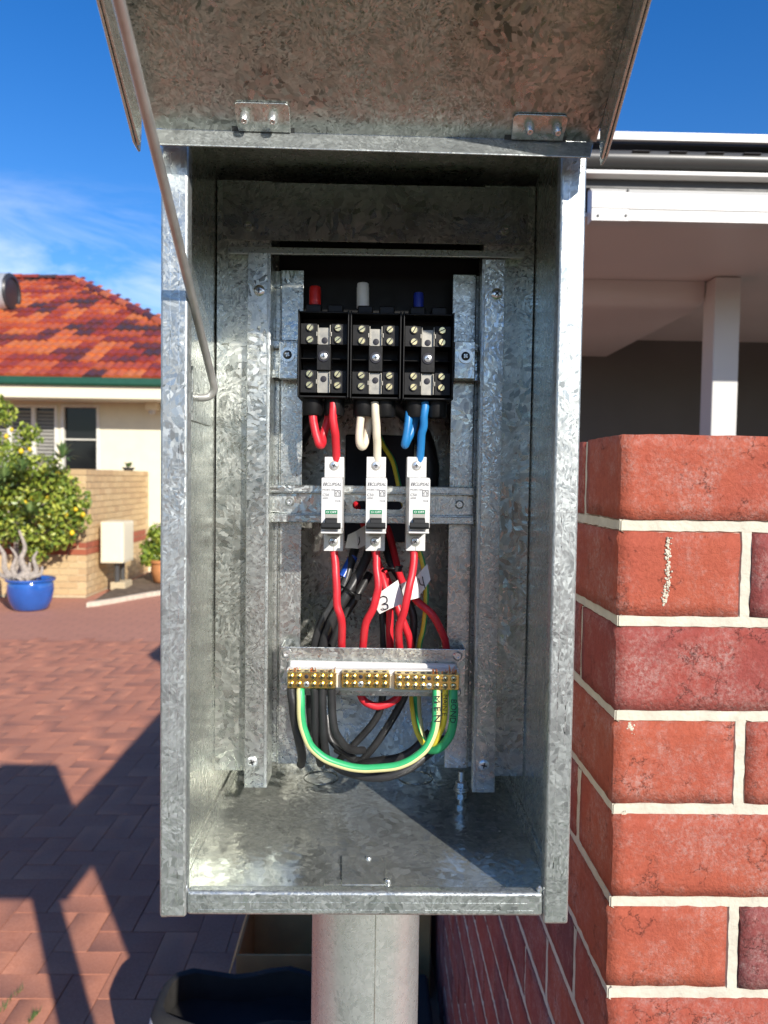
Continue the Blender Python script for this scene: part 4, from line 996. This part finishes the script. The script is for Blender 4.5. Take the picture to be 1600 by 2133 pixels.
for p in tl:
    o = link('roof_tile', rnd.choice(TM), roof); o.matrix_parent_inverse = Matrix.Identity(4)
    o.location = p-hs_root.location+Vector((0, 0, rnd.uniform(-.003,.003))); o.rotation_euler = (rnd.uniform(-.012,.012), rnd.uniform(-.01,.01), rnd.uniform(-.012,.012))
    o.color = (max(0, min(1, .42+.6*noise.noise(Vector((p.x*.75, p.y*1.3, 2.2)))+.95*(rnd.random()-.5))), 0, 0, 1)
roof.matrix_parent_inverse = Matrix.Identity(4); 
for v_ in roof.data.vertices: v_.co -= hs_root.location
b = MB()
for p in rest_:
    me = TM[0]; b.add([tuple(v.co+p) for v in me.vertices], [tuple(f.vertices) for f in me.polygons])
if b.v: kind(obj('far_roof_tile', b, M['tile'], roof, ang=60), 'stuff')
def ridge(pa, pb):
    pa, pb = Vector(pa), Vector(pb); n_ = int((pb-pa).length/.36); d = (pb-pa)/n_
    for i in range(n_):
        a = pa+d*i; b = MB(); prof = []
        side = d.cross(Vector((0,0,1))).normalized(); up = side.cross(d).normalized()
        r0, r1 = .12, .10; ring = []
        for rr, t_ in ((r0, -.06), (r1, 1.0)):
            for k in range(9):
                an = math.pi*k/8; ring.append(a+d*t_+side*math.cos(an)*rr+up*(math.sin(an)*rr*.8))
        b.add(ring, [(k,k+1,9+k+1,9+k) for k in range(8)]+[tuple(range(9))])
        obj('ridge_tile', b, M['tile'], hs_root, ang=50)
ridge(T(hipx(1.6),1.6,.02), T(hipx(RUN),RUN,.02)); ridge(T(hipx(RUN),RUN,.03), T(-11.5,RUN,.03))
# solar tank on the roof
dt = 15.0; tz = Z_at(613, dt); tx = X_at(33, dt); rr = .36
tk = empty('solar_water_heater', (tx-1, Yd(dt), tz-rr), 'grey solar water tank lying on the tiled roof', 'water heater')
b = MB(); b.lathe([(rr*.96,0),(rr,.03),(rr,2.4),(rr*.96,2.43)], (tx, Yd(dt), tz), (-1,0,0), 32); obj('tank', b, M['tank'], tk, ang=40)
b = MB(); b.lathe([(rr*.97,-.01),(rr*1.02,.02),(rr*.97,.055),(rr*.80,.06),(rr*.78,.03),(.02,.035)], (tx-.02, Yd(dt), tz), (1,0,0), 32); obj('end_cap', b, M['tankend'], tk, ang=40)
b = MB(); yy = Yd(dt)-.1
b.hexa([(tx-2.3,yy-1.9,tz-.42-1.9*math.tan(pitch)),(tx-.25,yy-1.9,tz-.42-1.9*math.tan(pitch)),(tx-.25,yy,tz-.42),(tx-2.3,yy,tz-.42)], [(tx-2.3,yy-1.9,tz-.34-1.9*math.tan(pitch)),(tx-.25,yy-1.9,tz-.34-1.9*math.tan(pitch)),(tx-.25,yy,tz-.34),(tx-2.3,yy,tz-.34)]); obj('collector_panel', b, M['tank'], tk, smooth=False)
# light under the eave
p = P(318, 846, yw-.10); b = MB(); b.box((p.x-.10, yw-.20, p.z-.07), (p.x+.10, yw-.002, p.z+.12)); wlt = tag(obj('wall_light', b, M['cream_trim'], None, .02, 2), 'small cream box light under the eave on the house wall', 'wall light')
b = MB(); b.lathe([(.06,0),(.055,.05),(.03,.07)], (p.x, yw-.12, p.z-.07), (0,0,-1), 16); obj('lamp_cover', b, M['white_paint'], wlt)

# ---------------------------------------------------------------- cream brick garden wall
GX, GY0, GY1, GZ = X_at(184, 10.0), Yd(10.0), yw-.01, 1.675
gw_ = empty('garden_wall', (GX, GY0, 0), 'low cream brick garden wall with a red brick band, in front of the house', 'wall')
b = MB(); b.box((GX-2.6, GY0+.012, 0), (GX-.012, GY0+.1, GZ-.02)); b.box((GX-.1, GY0+.1, 0), (GX-.012, GY1, GZ-.02)); obj('mortar', b, M['mortar_tan'], gw_, smooth=False)
def small_brick(w, d, m_):
    b = MB(); b.box((-w/2,-d/2,-.038), (w/2,d/2,.038)); return b.mesh('brick', M[m_], .003, 1)
SB = {(a, m_): small_brick(*((.23,.11) if a else (.11,.23)), m_) for a in (0, 1) for m_ in ('brick_cream', 'brick_band')}
pos = []
for k in range(19):
    z = GZ-.038-.0865*k; m_ = 'brick_band' if k in (11, 12) else 'brick_cream'
    x = GX-.115-(.12 if k % 2 else 0)
    while x > GX-2.5: pos.append((1, m_, x, GY0+.055, z)); x -= .24
    y = GY0+.115+(.12 if k % 2 == 0 else .24-.24)
    if k % 2: y = GY0+.125
    else: y = GY0+.245
    while y < GY1-.1: pos.append((0, m_, GX-.055, y, z)); y += .24
    if k % 2: pos.append((1, m_, GX-.115-.0, GY0+.055, z)) if False else None
pos.sort(key=lambda p_: (p_[0] == 1 and p_[2] < GX-.75))
b = MB()
for i, (a, m_, x, y, z) in enumerate(pos):
    if i < 296:
        o = link('brick', SB[(a, m_)], gw_); o.matrix_parent_inverse = Matrix.Identity(4); o.location = Vector((x, y, z))-gw_.location
    else:
        w, d = (.115,.055) if a else (.055,.115); b.box((x-w,y-d,z-.038), (x+w,y+d,z+.038), 1 if 'band' in m_ else 0)
if b.v: kind(obj('far_brick', b, [M['brick_cream'], M['brick_band']], gw_, smooth=False), 'stuff')
# little plant on the wall top
def rosette(b, c, n_, ln, w, up=.6, sd=0):
    r = random.Random(sd)
    for i in range(n_):
        a = 2*math.pi*i*.382+r.uniform(-.2,.2); e = r.uniform(-.15, 1.0)*up+.15; l_ = ln*r.uniform(.75,1.1)
        d = Vector((math.cos(a)*math.cos(e), math.sin(a)*math.cos(e), math.sin(e))); s = d.cross(Vector((0,0,1))).normalized()*w
        p1, p2, p3 = c+d*l_*.05, c+d*l_*.55+Vector((0,0,.03*l_)), c+d*l_-Vector((0,0,.18*l_))
        b.add([p1-s*.5, p1+s*.5, p2+s, p2-s, p3], [(0,1,2,3),(3,2,4)])
c = Vector((X_at(280, 12.2), Yd(12.2), GZ))
pt = empty('succulent', (GX-.05, Yd(11.9), GZ), 'tiny succulent in a dark dish on top of the garden wall', 'plant'); c = pt.location.copy()
b = MB(); b.lathe([(.06,0),(.10,.05),(.085,.05),(.05,.02)], c, (0,0,1), 16); obj('dish', b, M['dark_metal'], pt)
b = MB(); rosette(b, c+Vector((0,0,.05)), 18, .14, .02, 1.0, 3); obj('foliage', b, M['leaf2'], pt, smooth=False)
# ---------------------------------------------------------------- meter cabinet
xa, xb = X_at(213, 10.3), X_at(260, 10.3); ya, yb_ = Yd(10.3), Yd(10.75); za, zb = Z_at(1173, 10.3), Z_at(1087, 10.3)
cb = empty('meter_cabinet', ((xa+xb)/2, ya+.2, 0), 'cream metal cabinet on a stand in front of the garden wall', 'cabinet')
obj('cabinet_body', MB().box((xa, ya, za), (xb, yb_, zb)), M['cream_trim'], cb, .012, 2)
obj('door', MB().box((xb, ya+.03, za+.03), (xb+.008, yb_-.03, zb-.03)), M['cream_trim'], cb, .003, 1)
obj('front_cover', MB().box((xa+.02, ya-.008, za+.02), (xb-.02, ya, zb-.02)), M['cream_trim'], cb, .003, 1)
for y in (ya+.12, yb_-.1): obj('leg', MB().lathe([(.035,0),(.035,za)], ((xa+xb)/2+.03, y, 0), (0,0,1), 12), M['grey_metal'], cb)
obj('stand_plate', MB().box((xa+.1, ya+.08, .05), (xb, yb_-.05, .16)), M['mortar_tan'], cb, .01, 1)
# ---------------------------------------------------------------- garden bed and kerb
front = [G(u, v) for u, v in ((186,1262),(230,1256),(285,1246),(340,1237),(430,1226),(520,1218))]
b = MB(); n_ = len(front); top = []
for p in front: top += [p+Vector((0,0,.02)), p+Vector((0,.5,.07)), Vector((p.x, max(p.y+.6, yw-.05), .12))]
b.add(top, [(3*i+j, 3*i+3+j, 3*i+4+j, 3*i+1+j) for i in range(n_-1) for j in range(2)])
bed = kind(obj('garden_bed', b, M['soil'])); bed['label'] = 'bare soil garden bed'
q = spline(front, 4); b = MB()
for i in range(len(q)-1):
    a, d = q[i], q[i+1]; s = Vector((0,-.10,0))
    b.hexa([a+s-Vector((0,0,.004)), d+s-Vector((0,0,.004)), d-Vector((0,0,.004)), a-Vector((0,0,.004))], [a+s+Vector((0,.01,.05)), d+s+Vector((0,.01,.05)), d+Vector((0,-.01,.055)), a+Vector((0,-.01,.055))])
kb = kind(obj('kerb', b, M['kerb'], ang=50)); kb['label'] = 'pale curved kerb of the garden bed'
# ---------------------------------------------------------------- trees and pots
def leaf_cloud(b, clumps, n_, size, sd, Yc):
    r = random.Random(sd); tot = sum(c[2]**2 for c in clumps)
    for u, v, rp, d in clumps:
        c = P(u, v, Yd(d)); R0 = rp*d/1600
        for i in range(int(n_*rp*rp/tot)):
            dv = Vector((r.gauss(0,1), r.gauss(0,1), r.gauss(0,1))).normalized(); rad = R0*(r.random()**.45)
            p = c+Vector((dv.x, dv.y, dv.z*.9))*rad
            nr = (dv*.6+Vector((r.uniform(-1,1), r.uniform(-1,1), r.uniform(-.3,1)))).normalized()
            t_ = nr.orthogonal().normalized(); t_ = (t_*math.cos(i)+nr.cross(t_)*math.sin(i)); s = nr.cross(t_)
            l_ = size*r.uniform(.6,1.25); w = l_*.28
            b.add([p-t_*l_*.5, p-s*w+nr*.004, p+t_*l_*.5-nr*l_*.12, p+s*w+nr*.004], [(0,1,2,3)])
lt = empty('lemon_tree', P(38, 1262, Yd(9.75)), 'bushy lemon tree full of yellow fruit behind the blue pot', 'tree')
lt.location.z = 0
b = MB()
cl = [(2,860,34,9.8),(-40,850,50,9.9),(-30,940,60,9.9),(60,905,30,9.7),(40,965,45,9.6),(95,985,48,9.7),(20,1020,60,9.6),(130,1010,34,9.6),(150,1045,40,9.6),(105,1060,46,9.5),(55,1095,45,9.55),(120,1115,38,9.6),(0,1090,60,9.8),(75,1140,34,9.7),(165,1085,26,9.6),(-30,1030,70,9.9)]
leaf_cloud(b, cl, 7500, .075, 5, 9.6)
obj('foliage', b, M['leaf'], lt, smooth=False)
b = MB(); tp = [(38,1250,9.75),(37,1180,9.75),(36,1110,9.7),(40,1040,9.7),(30,960,9.75)]
b.tube(spline([P(u,v,Yd(d)) for u,v,d in tp],5), [.055-.0018*i for i in range(21)], 10)
for ends in (((37,1130,9.72),(70,1075,9.6),(110,1030,9.6)), ((36,1100,9.7),(5,1040,9.75),(-30,960,9.85)), ((40,1040,9.7),(70,990,9.65),(90,960,9.65)), ((37,1120,9.7),(90,1110,9.6),(140,1080,9.6))):
    b.tube(spline([P(u,v,Yd(d)) for u,v,d in ends],5), [.028-.0018*i for i in range(11)], 8)
obj('trunk', b, M['bark'], lt)
for u, v in ((13,909),(62,936),(44,940),(52,1047),(67,1039),(99,1038),(109,1044),(137,1072),(158,1061),(173,1072),(105,1074),(24,895),(150,1110),(20,1010),(85,1090),(120,985)):
    p = P(u, v, Yd(9.47+rnd.uniform(-.06,.06))); b = MB(); rr = .028*rnd.uniform(.85,1.15)
    b.lathe([(.002,-rr*1.15),(rr*.5,-rr*.95),(rr*.9,-rr*.45),(rr,0),(rr*.9,rr*.45),(rr*.5,rr*.9),(.004,rr*1.2)], p, (rnd.uniform(-.4,.4),rnd.uniform(-.4,.4),1), 12); obj('lemon', b, M['lemon'], lt)
# blue pot with grey-trunked strap-leaved plant
c = G(44, 1276); c.y += .25
bp = tag(obj('blue_pot', MB().lathe([(.18,0),(.20,.02),(.24,.11),(.262,.23),(.258,.31),(.25,.335),(.28,.345),(.28,.37),(.248,.37),(.24,.33),(.05,.325)], c, (0,0,1), 40), M['blue_glaze'], None, ang=50), 'round glazed cobalt blue pot standing on the driveway', 'pot')
b = MB(); b.lathe([(.236,.315),(.10,.34),(.001,.345)], c, (0,0,1), 24); obj('potting_soil', b, M['soil'], bp)
pl = empty('potted_dragon_plant', c+Vector((0,0,.34)), 'spiky plant with swollen grey stems growing in the blue pot', 'plant')
b = MB()
for ends, r0 in ((((40,1208),(52,1190),(44,1165),(52,1140),(40,1105)), .062), (((55,1206),(76,1190),(70,1165),(78,1148)), .05), (((25,1205),(10,1185),(8,1155),(-6,1130),(-12,1090)), .05), (((60,1202),(84,1196),(88,1180)), .045), (((20,1204),(0,1196),(-6,1170)), .045), (((35,1206),(26,1185),(34,1160),(22,1140)), .045), (((48,1205),(60,1192),(62,1172)), .05)):
    q = spline([P(u, v, c.y-.05+.04*i) for i, (u, v) in enumerate(ends)], 6); n_ = len(q)
    b.tube(q, [r0*(1-.8*(i/n_)**.7) for i in range(n_)], 10)
obj('stem', b, M['bark'], pl)
for u, v, sd in ((45,985,1),(130,955,2),(62,1075,3),(10,1000,4)):
    b = MB(); rosette(b, P(u, v, c.y+.1), 46, .26, .014, 1.3, sd); obj('leaf_rosette', b, M['leaf2'], pl, smooth=False)
# terracotta pot at the bed
c = G(338, 1216, .08); c.y += .15
tp_ = tag(obj('terracotta_pot', MB().lathe([(.13,0),(.16,.03),(.20,.18),(.19,.28),(.215,.29),(.215,.33),(.185,.33),(.17,.28),(.02,.27)], c, (0,0,1), 32), M['terracotta'], None, ang=50), 'round orange terracotta pot on the soil behind the box', 'pot')
gp = empty('leafy_pot_plant', c+Vector((0,0,.28)), 'bushy green plant growing in the terracotta pot', 'plant')
dcl = c.y-CAMP.y; b = MB(); leaf_cloud(b, [(318,1140,26,dcl),(335,1115,28,dcl),(350,1140,30,dcl),(308,1160,20,dcl-.1)], 900, .10, 8, dcl); obj('foliage', b, M['leaf'], gp, smooth=False)
b = MB()
for k in range(5): b.tube(spline([c+Vector((0,0,.25)), c+Vector((rnd.uniform(-.1,.1),rnd.uniform(-.1,.1),.5)), c+Vector((rnd.uniform(-.25,.25),rnd.uniform(-.2,.2),.85))],4), .010, 6)
obj('stem', b, M['bark'], gp)

# ---------------------------------------------------------------- white patio behind the brick wall
pr = empty('patio', (2.0, 2.5, 0), 'white patio roof on a square post over a dark wall, beyond the brick wall', 'patio')
db = 2.20; yb2 = Yd(db)
def zb_(v, d=db): return P(1400, v, Yd(d)).z
XL, XR = P(1216, 430, yb2).x, 4.2
def bar(name, v0, v1, y0, y1, mt, x0=XL, bevel=.002, par=pr):
    return obj(name, MB().box((x0, y0, zb_(v1)), (XR, y1, zb_(v0))), M[mt], par, bevel, 1)
bar('roof_cap', 275, 293, yb2, yb2+.014, 'white_paint')
bar('roof_deck', 294, 312, yb2+.16, yb2+2.2, 'dark_metal'); bar('roof_sheet', 277, 291, yb2+.035, yb2+2.2, 'grey_metal')
gt = MB(); z0, z1 = zb_(346), zb_(313); cy_, cz_ = yb2+.02, (z0+z1)/2; rr = (z1-z0)/2
gt.prism([(XL, cy_-rr*.9*math.cos(a)-.01, cz_+rr*math.sin(a)) for a in [R(-90)+R(180)*i/10 for i in range(11)]]+[(XL, cy_+.05, z1), (XL, cy_+.05, z0)], (XR-XL, 0, 0))
gt = obj('gutter', gt, M['grey_metal'], pr, ang=30)
u = 1316
while u < 1620:
    a, d = P(u, 317, yb2-.005), P(u+38, 321, yb2-.005); b = MB(); b.box((a.x, yb2-.0155, cz_+rr*.50), (d.x, yb2+.002, cz_+rr*.66)); obj('overflow_slot', b, M['dark_metal'], gt, .0015, 1); u += 77
bar('flashing', 358, 367, yb2-.008, yb2+.05, 'white_paint'); bar('shadow_channel', 367, 387, yb2+.03, yb2+.05, 'dark_metal'); bar('shadow_channel', 346, 358, yb2+.03, yb2+.05, 'dark_metal')
XB = P(1234, 430, yb2).x
b = MB(); z0, zm, z1 = zb_(461), zb_(438), zb_(404)
zt = zb_(388)
b.prism([(XB, y, z) for y, z in ((yb2,z0),(yb2,zm-.002),(yb2+.004,zm),(yb2,zm+.003),(yb2,z1),(yb2+.028,zt),(yb2+.05,zt),(yb2+.05,z0))], (XR-XB, 0, 0)); beam = obj('fascia_beam', b, M['white_paint'], pr, ang=20)
b = MB(); xe = P(1311, 430, yb2).x; b.prism([(XB-.002, y, z) for y, z in ((yb2-.003,z0-.002),(yb2-.003,zm-.002),(yb2+.001,zm),(yb2-.003,zm+.003),(yb2-.003,z1+.002),(yb2-.0005,z1+.004),(yb2-.0005,z0-.002))], (xe-XB, 0, 0)); obj('beam_joiner', b, M['white_paint'], beam, ang=20)
for u, v in ((1307, 398), (1303, 450), (1245, 450)):
    p = P(u, v, yb2); b = MB(); b.lathe([(.004,0),(.004,.002),(.002,.003)], (p.x, yb2-.0028, p.z), (0,-1,0), 12); obj('screw', b, M['grey_metal'], beam)
zc = z0+.025; yw2 = Yd(4.15)
XP0, XP1 = P(1487, 700, Yd(2.85)).x, P(1541, 700, Yd(2.85)).x
zlow = P(1455, 632, Yd(2.9)).z
b = MB(); b.box((XL-.02, yb2+.05, zc), (XR, yw2+.1, zc+.012)); obj('ceiling', b, M['ceiling'], pr, smooth=False)
b = MB(); b.prism([(XL-.02, y, z) for y, z in ((Yd(2.93),zc-.001),(Yd(2.93),zlow+.05),(Yd(2.938),zlow+.028),(Yd(2.955),zlow+.012),(Yd(2.985),zlow+.003),(Yd(3.03),zlow),(yw2+.0005,zlow),(yw2+.0005,zc-.001))], (XP0-.005-XL+.02, 0, 0)); obj('bulkhead', b, M['ceiling'], pr, ang=40)
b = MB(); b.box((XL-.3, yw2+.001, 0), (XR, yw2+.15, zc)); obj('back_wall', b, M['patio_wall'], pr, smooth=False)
b = MB(); b.box((XP0, Yd(2.85), .0125), (XP1, Yd(2.95), zc-.003)); obj('post', b, M['white_paint'], pr, .004, 2)
b = MB(); b.box((WX+.115, yb2-.9, 0), (XR, yw2, .012)); obj('patio_slab', b, M['concrete'], pr, smooth=False)  # unseen floor added to bounce neutral light onto the ceiling
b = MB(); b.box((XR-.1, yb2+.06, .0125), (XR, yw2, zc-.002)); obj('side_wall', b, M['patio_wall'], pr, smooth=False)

# ---------------------------------------------------------------- things on the ground by the post
def carton(x0, x1, y0, y1, h, lab, open_=True):
    t = empty('cardboard_box', ((x0+x1)/2, (y0+y1)/2, .0005), lab, 'box'); th = .005
    b = MB()
    for a in ((x0,x1,y0,y0+th),(x0,x1,y1-th,y1),(x0,x0+th,y0+th,y1-th),(x1-th,x1,y0+th,y1-th)): b.box((a[0],a[2],.003), (a[1],a[3],h))
    b.box((x0+th,y0+th,.003), (x1-th,y1-th,.009)); obj('carton_body', b, M['card'], t, smooth=False)
    for sx, xx in ((-1, x0), (1, x1)):
        b = MB(); b.hexa([(xx,y0,h-.001),(xx,y1,h-.001),(xx,y1,h+.004),(xx,y0,h+.004)], [(xx+sx*.035,y0,h-.11),(xx+sx*.035,y1,h-.11),(xx+sx*.035,y1,h-.105),(xx+sx*.035,y0,h-.105)]); obj('flap', b, M['card'], t, smooth=False)
carton(-.37, -.06, 1.62, 1.95, .22, 'open cardboard box on the shaded paving left of the post')
b = MB(); b.box((.105, 1.75, .002), (.205, 2.05, .30)); ct2 = tag(obj('timber_offcut', b, M['card'], None, .004, 1), 'brown packing block standing between post and brick wall', 'block')
# tool bag
tb = empty('tool_bag', (-.30, 1.36, .002), 'black cloth tool bag with a pale end panel, left of the post', 'bag')
def bag_ring(z, ex):
    out = []
    for i in range(28):
        a = 2*math.pi*i/28; cx_, sy_ = math.cos(a), math.sin(a); k = 4
        r_ = (abs(cx_)**k+abs(sy_)**k)**(-1/k)
        out.append(Vector((-.30+cx_*r_*(.235+ex), 1.36+sy_*r_*(.13+ex), z)))
    return out
b = MB(); rings = [bag_ring(z, e) for z, e in ((.004,-.01),(.02,.0),(.12,.006),(.22,.0),(.26,-.006),(.275,-.02),(.272,-.035),(.2,-.03))]
for rg in rings: b.v += [tuple(p+Vector((0,0,.012*math.sin(p.x*23)*(p.z > .09))) ) for p in rg]
for i in range(len(rings)-1):
    for j in range(28): b.f.append((28*i+j, 28*i+(j+1)%28, 28*(i+1)+(j+1)%28, 28*(i+1)+j)); b.m.append(1 if 12 < j < 17 and i < 4 else 0)
b.f.append(tuple(range(27,-1,-1))); b.m.append(0); b.f.append(tuple(7*28+j for j in range(28))); b.m.append(0)
obj('bag_body', b, [M['bagcloth'], M['bagpale']], tb, ang=60)
for y in (1.27, 1.45):
    b = MB(); b.tube(spline([Vector((-.40,y,.115)),Vector((-.38,y,.145)),Vector((-.30,y,.155)),Vector((-.22,y,.145)),Vector((-.20,y,.115))],6), .010, 8); obj('handle', b, M['bagcloth'], tb)
b = MB()
for k in range(5):
    r0 = .060+.004*k; b.tube([Vector((-.215+math.cos(a)*r0, 1.40+math.sin(a)*r0, .136+.007*k+.004*math.sin(3*a+k))) for a in [2*math.pi*i/36 for i in range(37)]], .006, 8, False)
tag(obj('cable_coil', b, M['w_black']), 'coil of black cable lying on the tool bag', 'cable')
b = MB(); a, d = G(428, 2068, .18), G(470, 2044, .19); b.tube([a, (a*2+d)/3+Vector((0,0,.006)), d], .006, 8); tag(obj('red_cable_offcut', b, M['w_red']), 'short piece of red cable sticking out of the tool bag', 'cable')
b = MB(); b.box((.07, 1.40, .002), (.185, 1.62, .17)); cs = tag(obj('tool_case', b, M['bagcloth'], None, .012, 2), 'black tool case beside the foot of the brick wall', 'case')
b = MB(); b.box((.09, 1.398, .05), (.165, 1.3995, .12)); obj('case_panel', b, M['bagpale'], cs, smooth=False)
# ---------------------------------------------------------------- unseen ground and trees added behind the camera for reflections: lawn verge and hedge
b = MB(); b.add([(-40,-3.2,.004),(40,-3.2,.004),(40,-.62,.004),(-40,-.62,.004)], [(3,2,1,0)]); lw = kind(obj('unseen_lawn', b, M['grass'], smooth=False)); lw['label'] = 'unseen grass verge added to tint reflections in the metal'  # unseen grass put here so the lid reflects a dull olive
b = MB(); b.box((-40,-5.2,-.02), (40,-3.2,.006)); fp = kind(obj('footpath', b, M['concrete'], smooth=False)); fp['label'] = 'unseen concrete footpath added for neutral reflections'  # unseen paving added so lid and post reflect neutral grey

def unseen_trees():  # unseen trees added to darken what the box interior reflects
    r = random.Random(11); b = MB()
    for k in range(34):
        cx_ = -46+92*k/33+r.uniform(-1,1); cy_ = -17+r.uniform(-2,1); h = r.uniform(2.6,4.6); w = r.uniform(1.4,2.2)
        for i in range(260):
            d_ = Vector((r.gauss(0,1), r.gauss(0,1), r.gauss(0,1))).normalized()*r.random()**.4
            p = Vector((cx_+d_.x*w, cy_+d_.y*w, h*.52+d_.z*h*.5)); t_ = Vector((r.gauss(0,1), r.gauss(0,1), r.gauss(0,1))).normalized(); s = t_.orthogonal().normalized(); l_ = r.uniform(.25,.5)
            b.add([p-t_*l_, p-s*l_*.5, p+t_*l_, p+s*l_*.5], [(0,1,2,3)])
    o = obj('unseen_trees', b, M['leaf'], None, smooth=False); kind(o, 'stuff'); o['label'] = 'unseen tree belt added to darken reflections in the box'
unseen_trees()

b = MB(); r = random.Random(4)       # weeds in a paver joint
for (ua, va), (ub, vb) in (((-10, 2118), (44, 2062)), ((60, 2132), (78, 2110))):
    pa, pb = G(ua, va), G(ub, vb)
    for i in range(80):
        p = pa.lerp(pb, r.random())+Vector((r.uniform(-.006,.006), r.uniform(-.006,.006), -.004)); h = r.uniform(.008,.028); q = Vector((r.uniform(-.012,.012), r.uniform(-.012,.012), h)); s = Vector((r.uniform(-1,1), r.uniform(-1,1), 0)).normalized()*.0012
        b.add([p-s, p+s, p+q], [(0,1,2)])
wd = kind(obj('weeds', b, M['leaf2'], None, smooth=False), 'stuff'); wd['label'] = 'small weeds growing in a paver joint'
